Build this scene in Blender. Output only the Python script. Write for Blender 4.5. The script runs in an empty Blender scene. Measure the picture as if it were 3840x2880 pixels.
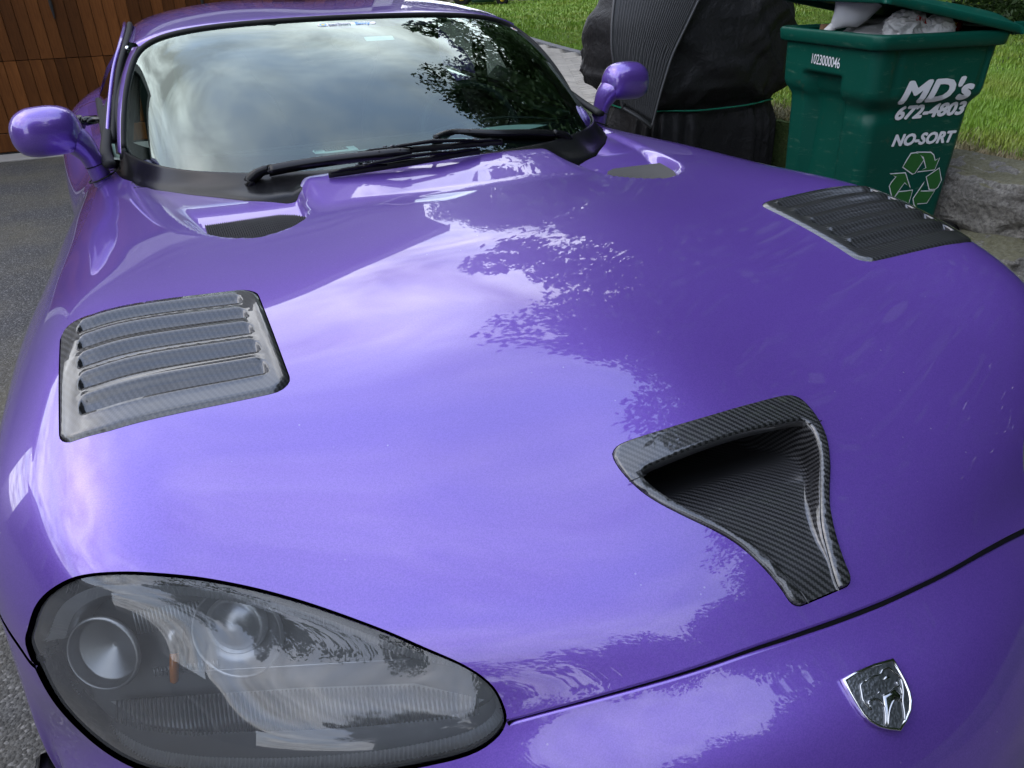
import bpy, math, random
import numpy as np
from mathutils import Vector, Matrix, geometry, noise
random.seed(4); RNG = np.random.default_rng(4)
R = math.radians
SC = bpy.context.scene; COL = SC.collection

# ------------------------------------------------------------------ camera
CAM_LOC = np.array([-0.5959, -0.0399, 1.2817]); YAW, PITCH, ROLL = 0.42280, 0.50177, -0.024907
fw = np.array([math.sin(YAW)*math.cos(PITCH), math.cos(YAW)*math.cos(PITCH), -math.sin(PITCH)])
rt = np.array([math.cos(YAW), -math.sin(YAW), 0.0]); up = np.cross(rt, fw)
rt2 = math.cos(ROLL)*rt + math.sin(ROLL)*up; up2 = -math.sin(ROLL)*rt + math.cos(ROLL)*up
cd = bpy.data.cameras.new('camera'); cam = bpy.data.objects.new('camera', cd); COL.objects.link(cam)
M = Matrix.Identity(4)
for i in range(3):
    M[i][0] = rt2[i]; M[i][1] = up2[i]; M[i][2] = -fw[i]; M[i][3] = CAM_LOC[i]
cam.matrix_world = M
cd.sensor_width = 36.0; cd.lens = 36.0*2807.45/3840.0; cd.clip_start = 0.02; cd.clip_end = 2000
SC.camera = cam

# ------------------------------------------------------------------ light
SUN_AZ, SUN_EL = 300.0, 52.0
world = bpy.data.worlds.new('World'); SC.world = world; world.use_nodes = True
def build_world():
    nt = world.node_tree; nt.nodes.clear(); N = nt.nodes.new; L = nt.links.new
    out = N('ShaderNodeOutputWorld'); bg = N('ShaderNodeBackground'); bg.inputs['Strength'].default_value = 0.12
    sky = N('ShaderNodeTexSky'); sky.sky_type = 'NISHITA'; sky.sun_disc = False
    sky.sun_elevation = R(SUN_EL); sky.sun_rotation = R(SUN_AZ); sky.air_density = 1.0; sky.dust_density = 1.5; sky.ozone_density = 1.0
    tc = N('ShaderNodeTexCoord')
    sep = N('ShaderNodeSeparateXYZ'); L(tc.outputs['Generated'], sep.inputs[0])
    def math_(op, a, b=None, c=None):
        n = N('ShaderNodeMath'); n.operation = op
        for i, q in enumerate((a, b, c)):
            if q is None: continue
            if isinstance(q, (int, float)): n.inputs[i].default_value = q
            else: L(q, n.inputs[i])
        return n.outputs[0]
    zc = math_('MAXIMUM', math_('ADD', sep.outputs[2], 0.12), 0.06)
    px = math_('DIVIDE', sep.outputs[0], zc); py = math_('DIVIDE', sep.outputs[1], zc)
    cmb = N('ShaderNodeCombineXYZ'); L(px, cmb.inputs[0]); L(py, cmb.inputs[1]); cmb.inputs[2].default_value = 3.7
    n1 = N('ShaderNodeTexNoise'); n1.inputs['Scale'].default_value = 1.15; n1.inputs['Detail'].default_value = 7; n1.inputs['Roughness'].default_value = 0.55; n1.inputs['Distortion'].default_value = 0.4
    L(cmb.outputs[0], n1.inputs['Vector'])
    n2 = N('ShaderNodeTexNoise'); n2.inputs['Scale'].default_value = 2.6; n2.inputs['Distortion'].default_value = 0.6; n2.inputs['Detail'].default_value = 8; n2.inputs['Roughness'].default_value = 0.6
    L(cmb.outputs[0], n2.inputs['Vector'])
    cov = N('ShaderNodeMapRange'); cov.inputs['From Min'].default_value = 0.34; cov.inputs['From Max'].default_value = 0.60
    # thicker cloud towards the horizon, thinner overhead
    thin = math_('MULTIPLY', math_('POWER', math_('MAXIMUM', sep.outputs[2], 0.0), 2.0), 0.14)
    L(math_('SUBTRACT', math_('ADD', n1.outputs['Fac'], 0.06), thin), cov.inputs['Value'])
    bright = N('ShaderNodeMapRange'); bright.inputs['From Min'].default_value = 0.36; bright.inputs['From Max'].default_value = 0.68
    bright.inputs['To Min'].default_value = 8.0; bright.inputs['To Max'].default_value = 28.0
    L(n2.outputs['Fac'], bright.inputs['Value'])
    # the veiled sun lights up the cloud around it
    sd = (math.sin(R(SUN_AZ))*math.cos(R(SUN_EL)), math.cos(R(SUN_AZ))*math.cos(R(SUN_EL)), math.sin(R(SUN_EL)))
    dp = N('ShaderNodeVectorMath'); dp.operation = 'DOT_PRODUCT'; L(tc.outputs['Generated'], dp.inputs[0]); dp.inputs[1].default_value = sd
    g = math_('POWER', math_('MAXIMUM', dp.outputs['Value'], 0.0), 14.0)
    br = math_('MULTIPLY', bright.outputs[0], math_('ADD', math_('MULTIPLY', g, .5), 1.0))
    cc = N('ShaderNodeCombineColor'); L(math_('MULTIPLY', br, 0.97), cc.inputs[0]); L(math_('MULTIPLY', br, 0.99), cc.inputs[1]); L(math_('MULTIPLY', br, 1.05), cc.inputs[2])
    mx = N('ShaderNodeMix'); mx.data_type = 'RGBA'
    L(cov.outputs[0], mx.inputs[0]); skb = N('ShaderNodeVectorMath'); skb.operation = 'MULTIPLY'; L(sky.outputs[0], skb.inputs[0]); skb.inputs[1].default_value = (1.9, 1.9, 2.0); haz = N('ShaderNodeVectorMath'); haz.operation = 'ADD'; L(skb.outputs[0], haz.inputs[0]); haz.inputs[1].default_value = (5.0, 6.4, 9.6); L(haz.outputs[0], mx.inputs[6]); L(cc.outputs[0], mx.inputs[7])
    L(mx.outputs[2], bg.inputs['Color']); L(bg.outputs[0], out.inputs[0])
build_world()
sl = bpy.data.lights.new('sun', 'SUN'); sl.energy = 0.5; sl.angle = R(140); sl.color = (1.0, 0.96, 0.90)
so = bpy.data.objects.new('sun', sl); COL.objects.link(so)
so.rotation_euler = Vector((-math.sin(R(SUN_AZ))*math.cos(R(SUN_EL)), -math.cos(R(SUN_AZ))*math.cos(R(SUN_EL)), -math.sin(R(SUN_EL)))).to_track_quat('-Z', 'Y').to_euler()
SC.view_settings.view_transform = 'Standard'; SC.view_settings.look = 'None'
SC.view_settings.exposure = 0.12; SC.view_settings.gamma = 1.0; SC.view_settings.use_curve_mapping = False
SC.cycles.max_bounces = 8; SC.cycles.glossy_bounces = 4; SC.cycles.transparent_max_bounces = 16; SC.cycles.caustics_reflective = False; SC.cycles.caustics_refractive = False

# ------------------------------------------------------------------ materials
class NB:
    def __init__(s, name):
        s.m = bpy.data.materials.new(name); s.m.use_nodes = True; s.nt = s.m.node_tree; s.nt.nodes.clear()
        s.out = s.N('ShaderNodeOutputMaterial'); s.tc = s.N('ShaderNodeTexCoord')
    def N(s, t, **k):
        n = s.nt.nodes.new(t)
        for a, b in k.items(): setattr(n, a, b)
        return n
    def set(s, sock, v):
        if hasattr(v, 'links') or isinstance(v, bpy.types.NodeSocket): s.nt.links.new(v, sock)
        else:
            if isinstance(v, tuple) and len(v) == 3 and sock.type == 'RGBA': v = (*v, 1)
            sock.default_value = v
    def math(s, op, a, b=None, c=None):
        n = s.N('ShaderNodeMath', operation=op)
        for i, q in enumerate((a, b, c)):
            if q is not None: s.set(n.inputs[i], q)
        return n.outputs[0]
    def noise(s, scale, detail=4, rough=.55, vec=None, dist=0, out='Fac'):
        n = s.N('ShaderNodeTexNoise'); s.set(n.inputs['Scale'], scale); s.set(n.inputs['Detail'], detail); s.set(n.inputs['Roughness'], rough); s.set(n.inputs['Distortion'], dist)
        s.nt.links.new(vec if vec is not None else s.tc.outputs['Object'], n.inputs['Vector']); return n.outputs[out]
    def vor(s, scale, vec=None, out='Distance', feature='F1', rnd=1.0):
        n = s.N('ShaderNodeTexVoronoi', feature=feature); s.set(n.inputs['Scale'], scale); s.set(n.inputs['Randomness'], rnd)
        s.nt.links.new(vec if vec is not None else s.tc.outputs['Object'], n.inputs['Vector']); return n.outputs[out]
    def ramp(s, fac, stops, interp='LINEAR'):
        n = s.N('ShaderNodeValToRGB'); n.color_ramp.interpolation = interp; e = n.color_ramp.elements
        while len(e) < len(stops): e.new(.5)
        for q, (p, c) in zip(e, stops):
            q.position = p; q.color = (*c, 1) if len(c) == 3 else c
        s.set(n.inputs[0], fac); return n.outputs[0]
    def mix(s, f, a, b, blend='MIX'):
        n = s.N('ShaderNodeMix', data_type='RGBA', blend_type=blend); s.set(n.inputs[0], f); s.set(n.inputs[6], a); s.set(n.inputs[7], b); return n.outputs[2]
    def bump(s, h, strength=.5, dist=.01, normal=None):
        n = s.N('ShaderNodeBump'); s.set(n.inputs['Strength'], strength); s.set(n.inputs['Distance'], dist); s.set(n.inputs['Height'], h)
        if normal is not None: s.set(n.inputs['Normal'], normal)
        return n.outputs[0]
    def prin(s, **k):
        n = s.N('ShaderNodeBsdfPrincipled')
        for a, v in k.items(): s.set(n.inputs[a.replace('_', ' ')], v)
        s.nt.links.new(n.outputs[0], s.out.inputs[0]); return n
    def scaled(s, v, rot=None):
        n = s.N('ShaderNodeMapping'); n.inputs['Scale'].default_value = v
        if rot: n.inputs['Rotation'].default_value = rot
        s.nt.links.new(s.tc.outputs['Object'], n.inputs['Vector']); return n.outputs[0]

def simple(name, col, rough=.5, metal=0, coat=0, nz=.12, nscale=20, bump=0, bscale=60, bdist=.002, spec=.5, coat_r=.05):
    b = NB(name); f = b.noise(nscale, 5)
    c = b.mix(f, tuple(min(1, q*(1-nz)) for q in col), tuple(min(1, q*(1+nz)) for q in col))
    k = dict(Base_Color=c, Roughness=rough, Metallic=metal, Coat_Weight=coat, Coat_Roughness=coat_r, Specular_IOR_Level=spec)
    if bump: k['Normal'] = b.bump(b.noise(bscale, 5), bump, bdist)
    b.prin(**k); return b.m

def m_paint():
    b = NB('purple_metallic_paint')
    fl = b.vor(900, out='Color'); sp = b.N('ShaderNodeSeparateColor'); b.set(sp.inputs[0], fl)
    c = b.mix(sp.outputs[0], (.126, .062, .365), (.166, .082, .445))
    dd = b.vor(38); sp2 = b.ramp(dd, [(0, (1, 1, 1)), (.035, (1, 1, 1)), (.055, (0, 0, 0))]); msk = b.ramp(b.noise(4, 3), [(.52, (0, 0, 0)), (.62, (.45, .45, .45))]); c = b.mix(b.math('MULTIPLY', sp2, msk), c, (.55, .52, .60))
    cr = b.math('ADD', .008, b.math('MULTIPLY', b.noise(5, 5), .022))
    wv = b.bump(b.noise(3.5, 2), .05, .0008)
    b.prin(Base_Color=c, Metallic=.48, Roughness=.35, Coat_Weight=1.0, Coat_Roughness=cr, Coat_IOR=1.75, Normal=wv, Coat_Normal=b.bump(b.noise(7, 1), .02, .0004))
    return b.m
def m_carbon(name='carbon_fibre', s=370.0, rot=.12, lo=(.006,.006,.007), hi=(.070,.070,.074)):
    b = NB(name)
    mp = b.N('ShaderNodeMapping'); mp.inputs['Rotation'].default_value = (0, 0, rot); b.nt.links.new(b.tc.outputs['UV'], mp.inputs['Vector'])
    sp = b.N('ShaderNodeSeparateXYZ'); b.set(sp.inputs[0], mp.outputs[0])
    fx = b.math('FLOOR', b.math('MULTIPLY', sp.outputs[0], s)); fy = b.math('FLOOR', b.math('MULTIPLY', sp.outputs[1], s))
    t = b.math('FLOORED_MODULO', b.math('ADD', fx, fy), 4.0); w = b.math('LESS_THAN', t, 1.5)
    gx = b.math('PINGPONG', b.math('MULTIPLY', sp.outputs[0], s), .5); gy = b.math('PINGPONG', b.math('MULTIPLY', sp.outputs[1], s), .5)
    prof = b.math('ADD', b.math('MULTIPLY', w, gx), b.math('MULTIPLY', b.math('SUBTRACT', 1.0, w), gy))
    c = b.mix(w, lo, hi); c = b.mix(.35, c, b.mix(prof, (.004,.004,.004), hi))
    b.prin(Base_Color=c, Roughness=b.math('ADD', .35, b.math('MULTIPLY', w, .15)), Metallic=.3, Coat_Weight=1.0, Coat_Roughness=.02, Coat_IOR=1.7,
           Coat_Normal=b.bump(b.noise(30, 2), .06, .0008))
    return b.m
def m_glass(name, tint, rough=0.0, ior=1.5, boost=1.0, gt=(1, 1, 1), haze=0):
    b = NB(name); tr = b.N('ShaderNodeBsdfTransparent'); b.set(tr.inputs[0], tint)
    gl = b.N('ShaderNodeBsdfGlossy'); b.set(gl.inputs['Roughness'], rough); b.set(gl.inputs[0], gt)
    fr = b.N('ShaderNodeFresnel'); fr.inputs[0].default_value = ior
    mx = b.N('ShaderNodeMixShader'); b.set(mx.inputs[0], b.math('MINIMUM', b.math('MULTIPLY', fr.outputs[0], boost), 1.0)); b.nt.links.new(tr.outputs[0], mx.inputs[1]); b.nt.links.new(gl.outputs[0], mx.inputs[2])
    if haze:
        df = b.N('ShaderNodeBsdfDiffuse'); b.set(df.inputs[0], (.42, .43, .45)); m2 = b.N('ShaderNodeMixShader'); b.set(m2.inputs[0], b.math('MULTIPLY', b.math('ADD', .55, b.noise(14, 6, .7)), haze)); b.nt.links.new(mx.outputs[0], m2.inputs[1]); b.nt.links.new(df.outputs[0], m2.inputs[2]); mx = m2
    b.nt.links.new(mx.outputs[0], b.out.inputs[0]); return b.m
MT = {}
MT['paint'] = m_paint(); MT['carbon'] = m_carbon(); MT['vent_carbon'] = m_carbon('vent_carbon_fibre', 400.0, .35, (.004,.004,.005), (.055,.055,.058))
MT['glass'] = m_glass('green_tinted_glass', (.70, .93, .84), 0, 1.52, 1.7, (.86, 1.0, .94))
MT['lens'] = m_glass('clear_lens_plastic', (.80, .82, .83), .0, 1.55, 1.6, haze=.10)
MT['sideglass'] = m_glass('side_window_glass', (.55, .75, .66), 0, 1.5, 1.0)
MT['black_plastic'] = simple('satin_black_plastic', (.006, .006, .007), .24, nz=.2, spec=.22)
MT['black_gloss'] = simple('gloss_black', (.008, .008, .009), .12)
MT['rubber'] = simple('black_rubber', (.014, .014, .014), .6, nz=.25, spec=.25)
MT['dark'] = simple('dark_void', (.004, .004, .005), .8)
MT['chrome'] = simple('chrome', (.75, .75, .76), .08, metal=1, nz=.03)
MT['pewter'] = None
MT['silver'] = simple('reflector_silver', (.42, .43, .45), .3, metal=.8, nz=.05)
MT['lampgrey'] = simple('lamp_housing_grey', (.13, .135, .14), .45, metal=.5)
MT['rim_silver'] = simple('fluted_reflector', (.50, .51, .53), .35, metal=.35); MT['amber'] = simple('amber_bulb', (.75, .25, .03), .15, coat=1)
MT['dash'] = simple('dashboard_vinyl', (.50, .55, .53), .6, bump=.1, bscale=400, bdist=.001)
MT['seat'] = simple('seat_cloth', (.03, .03, .035), .9)
MT['interior'] = simple('interior_trim', (.02, .022, .022), .7)

# ------------------------------------------------------------------ object helpers
def tag(o, label=None, cat=None, group=None, kind=None):
    if label: o['label'] = label
    if cat: o['category'] = cat
    if group: o['group'] = group
    if kind: o['kind'] = kind
    return o
def empty(name, loc=(0, 0, 0), rz=0, parent=None, **k):
    o = bpy.data.objects.new(name, None); COL.objects.link(o); o.location = loc; o.rotation_euler = (0, 0, rz); o.empty_display_size = .1
    if parent: o.parent = parent
    return tag(o, **k)
def obj(name, V, F, mat, parent=None, smooth=True, normals=None, uv=None, loc=None, **k):
    me = bpy.data.meshes.new(name); V = np.asarray(V, float)
    me.from_pydata([tuple(v) for v in V.tolist()], [], [tuple(int(q) for q in f) for f in F])
    mats = mat if isinstance(mat, (list, tuple)) else [mat]
    for m in mats: me.materials.append(m)
    me.polygons.foreach_set('use_smooth', [smooth]*len(me.polygons))
    if uv is not None:
        l = me.uv_layers.new(name='UVMap'); vi = np.zeros(len(me.loops), int); me.loops.foreach_get('vertex_index', vi)
        l.data.foreach_set('uv', np.asarray(uv, float)[vi].ravel())
    me.update()
    if normals is not None: me.normals_split_custom_set_from_vertices([tuple(n) for n in np.asarray(normals).tolist()])
    o = bpy.data.objects.new(name, me); COL.objects.link(o)
    if parent: o.parent = parent
    if loc is not None: o.location = loc
    return tag(o, **k)
def obj_me(name, me, parent=None, loc=(0, 0, 0), rot=(0, 0, 0), sc=(1, 1, 1), **k):
    o = bpy.data.objects.new(name, me); COL.objects.link(o)
    if parent: o.parent = parent
    o.location = loc; o.rotation_euler = rot; o.scale = sc; return tag(o, **k)
class MB:
    def __init__(s): s.V = []; s.F = []; s.n = 0
    def add(s, V, F):
        V = np.asarray(V, float).reshape(-1, 3); s.V.append(V); s.F += [tuple(int(q)+s.n for q in f) for f in F]; s.n += len(V); return s
    def box(s, c, size, rot=None, bev=0.0):
        x, y, z = [q/2 for q in size]; b = min(bev, x*.9, y*.9, z*.9)
        if b <= 0:
            V = np.array([[i, j, k] for i in (-x, x) for j in (-y, y) for k in (-z, z)]); F = [(0,1,3,2),(4,6,7,5),(0,4,5,1),(2,3,7,6),(0,2,6,4),(1,5,7,3)]
        else:
            V = []; 
            for i in (-1, 1):
                for j in (-1, 1):
                    for k in (-1, 1):
                        V += [[i*x, j*(y-b), k*(z-b)], [i*(x-b), j*y, k*(z-b)], [i*(x-b), j*(y-b), k*z]]
            V = np.array(V); idx = lambda i, j, k, a: ((i*2+j)*2+k)*3+a; F = []
            for a in range(3):
                for sgn in (0, 1):
                    o1, o2 = [q for q in range(3) if q != a]
                    q = []
                    for (p1, p2) in ((0,0),(1,0),(1,1),(0,1)):
                        t = [0,0,0]; t[a] = sgn; t[o1] = p1; t[o2] = p2; q.append(idx(*t, a))
                    if (sgn == 1) == (a == 1): q = q[::-1]
                    F.append(q)
            for a in range(3):
                b_, c_ = [q for q in range(3) if q != a]
                for p1 in (0,1):
                    for p2 in (0,1):
                        t0=[0,0,0];t1=[0,0,0];t0[a]=0;t1[a]=1
                        for t in (t0,t1): t[b_]=p1; t[c_]=p2
                        F.append((idx(*t0,b_),idx(*t1,b_),idx(*t1,c_),idx(*t0,c_)))
            for i in (0,1):
                for j in (0,1):
                    for k in (0,1): F.append((idx(i,j,k,0),idx(i,j,k,1),idx(i,j,k,2)))
        if rot is not None: V = V @ np.array(rot).T
        return s.add(V+np.array(c), F)
    def tube(s, pts, rad, n=8, cap=True, up=(0, 0, 1), flat=1.0):
        P = np.asarray(pts, float); k = len(P); rad = np.broadcast_to(np.asarray(rad, float), (k,)); T = np.gradient(P, axis=0); V = []
        for i in range(k):
            t = T[i]/(np.linalg.norm(T[i])+1e-12); a = np.cross(t, up)
            if np.linalg.norm(a) < 1e-4: a = np.cross(t, (1, 0, 0))
            a /= np.linalg.norm(a); b = np.cross(t, a)
            for j in range(n):
                th = 2*math.pi*j/n; V.append(P[i]+rad[i]*(math.cos(th)*a+math.sin(th)*b*flat))
        F = [(i*n+j, i*n+(j+1) % n, (i+1)*n+(j+1) % n, (i+1)*n+j) for i in range(k-1) for j in range(n)]
        if cap: F += [tuple(range(n))[::-1], tuple((k-1)*n+j for j in range(n))]
        return s.add(V, F)
    def loft(s, rings, closed=True, cap0=False, cap1=False):
        k = len(rings); n = len(rings[0]); V = np.concatenate([np.asarray(r, float) for r in rings]); m = n if closed else n-1
        F = [(i*n+j, i*n+(j+1) % n, (i+1)*n+(j+1) % n, (i+1)*n+j) for i in range(k-1) for j in range(m)]
        if cap0: F.append(tuple(range(n))[::-1])
        if cap1: F.append(tuple((k-1)*n+j for j in range(n)))
        return s.add(V, F)
    def grid(s, G):
        a, b = G.shape[:2]; F = [(i*b+j, i*b+j+1, (i+1)*b+j+1, (i+1)*b+j) for i in range(a-1) for j in range(b-1)]
        return s.add(G.reshape(-1, 3), F)
    def build(s, name, mat, parent=None, smooth=True, **k):
        return obj(name, np.concatenate(s.V), s.F, mat, parent, smooth, **k)
def catmull(P, per=6, closed=False):
    P = np.asarray(P, float); n = len(P); out = []
    for i in range(n if closed else n-1):
        p0, p1, p2, p3 = (P[(i-1) % n], P[i], P[(i+1) % n], P[(i+2) % n]) if closed else (P[max(i-1, 0)], P[i], P[i+1], P[min(i+2, n-1)])
        for t in np.arange(per)/per:
            out.append(.5*((2*p1)+(-p0+p2)*t+(2*p0-5*p1+4*p2-p3)*t*t+(-p0+3*p1-3*p2+p3)*t**3))
    if not closed: out.append(P[-1])
    return np.array(out)
def resample(P, step, closed=True):
    P = np.asarray(P, float); Q = np.vstack([P, P[:1]]) if closed else P
    d = np.r_[0, np.cumsum(np.linalg.norm(np.diff(Q, axis=0), axis=1))]; n = max(4, int(round(d[-1]/step)))
    t = np.linspace(0, d[-1], n+1)[:-1] if closed else np.linspace(0, d[-1], n+1)
    return np.stack([np.interp(t, d, Q[:, i]) for i in range(P.shape[1])], 1)
def pip(P, poly):
    x, y = P[:, 0], P[:, 1]; ins = np.zeros(len(P), bool); n = len(poly); j = n-1
    for i in range(n):
        xi, yi = poly[i][:2]; xj, yj = poly[j][:2]
        c = ((yi > y) != (yj > y)) & (x < (xj-xi)*(y-yi)/((yj-yi) if yj != yi else 1e-12)+xi); ins ^= c; j = i
    return ins
def dseg(P, poly, closed=True):
    Q = np.asarray(poly, float); A = Q if closed else Q[:-1]; B = np.roll(Q, -1, 0) if closed else Q[1:]; d = np.full(len(P), 1e9)
    for a, b in zip(A, B):
        ab = b-a; t = np.clip(((P-a) @ ab)/(ab @ ab+1e-15), 0, 1); d = np.minimum(d, np.hypot(*(P-(a+t[:, None]*ab)).T))
    return d
def offset_poly(P, d):
    # inward positive for a counter-clockwise polygon
    P = np.asarray(P, float); t = np.roll(P, -1, 0)-np.roll(P, 1, 0); t /= np.linalg.norm(t, axis=1)[:, None]+1e-12
    ar = np.sum(P[:, 0]*np.roll(P[:, 1], -1)-np.roll(P[:, 0], -1)*P[:, 1]); sg = 1 if ar > 0 else -1
    return P+sg*d*np.stack([-t[:, 1], t[:, 0]], 1)
def cdt(pts, polys, closed, clear):
    """triangulate grid points with polylines as constraints -> V2, tris"""
    pts = np.asarray(pts, float)
    for p, c in zip(polys, closed):
        if clear > 0: pts = pts[dseg_fast(pts, p, c) > clear]
    V = [tuple(q) for q in pts.tolist()]; E = []
    for p, c in zip(polys, closed):
        s = len(V); V += [tuple(q[:2]) for q in np.asarray(p).tolist()]; n = len(p)
        E += [(s+i, s+(i+1) % n) for i in range(n if c else n-1)]
    r = geometry.delaunay_2d_cdt([Vector(v) for v in V], E, [], 0, 1e-7, False)
    return np.array([tuple(v) for v in r[0]]), np.array([tuple(f) for f in r[2] if len(f) == 3])
def dseg_fast(pts, poly, closed):
    d = np.full(len(pts), 1e9); poly = np.asarray(poly)[:, :2]; lo = poly.min(0)-.3; hi = poly.max(0)+.3
    m = (pts >= lo).all(1) & (pts <= hi).all(1)
    if m.any(): d[m] = dseg(pts[m], poly, closed)
    return d
def compact(V, F):
    F = np.asarray(F); u, inv = np.unique(F.ravel(), return_inverse=True); return V[u], inv.reshape(F.shape), u
def rrect(a0, a1, b0, b1, ra, rb, n=5):
    P = []
    for cx, cy, t0 in ((a1-ra, b0+rb, -90), (a1-ra, b1-rb, 0), (a0+ra, b1-rb, 90), (a0+ra, b0+rb, 180)):
        for i in range(n+1):
            t = R(t0+90*i/n); P.append((cx+ra*math.cos(t), cy+rb*math.sin(t)))
    return np.array(P)
def refine(V, F, mx):
    """split long triangles so that flat print can follow a curved face"""
    import bmesh
    bm = bmesh.new(); vs = [bm.verts.new(tuple(v)) for v in V]
    for f in F:
        try: bm.faces.new([vs[i] for i in f])
        except ValueError: pass
    bmesh.ops.triangulate(bm, faces=bm.faces[:])
    for _ in range(5):
        e = [q for q in bm.edges if q.calc_length() > mx]
        if not e: break
        bmesh.ops.subdivide_edges(bm, edges=e, cuts=1); bmesh.ops.triangulate(bm, faces=[f for f in bm.faces if len(f.verts) > 3])
    bm.verts.index_update(); V2 = np.array([tuple(v.co) for v in bm.verts]); F2 = [tuple(v.index for v in f.verts) for f in bm.faces]; bm.free(); return V2, F2
def sstep(x): x = np.clip(x, 0, 1); return x*x*(3-2*x)
_texts = {}
def text_mesh(body, size=1.0, shear=0.0, offset=0.0, extrude=0.0, align='LEFT', spacing=1.0):
    c = bpy.data.curves.new('txt', 'FONT'); c.body = body; c.size = size; c.shear = shear; c.offset = offset; c.extrude = extrude; c.align_x = align; c.space_character = spacing; c.resolution_u = 3
    o = bpy.data.objects.new('txt', c); COL.objects.link(o); dg = bpy.context.evaluated_depsgraph_get(); me = bpy.data.meshes.new_from_object(o.evaluated_get(dg))
    V = np.array([tuple(v.co) for v in me.vertices]); F = [tuple(p.vertices) for p in me.polygons]
    bpy.data.objects.remove(o); bpy.data.curves.remove(c); bpy.data.meshes.remove(me); return V, F
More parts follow.
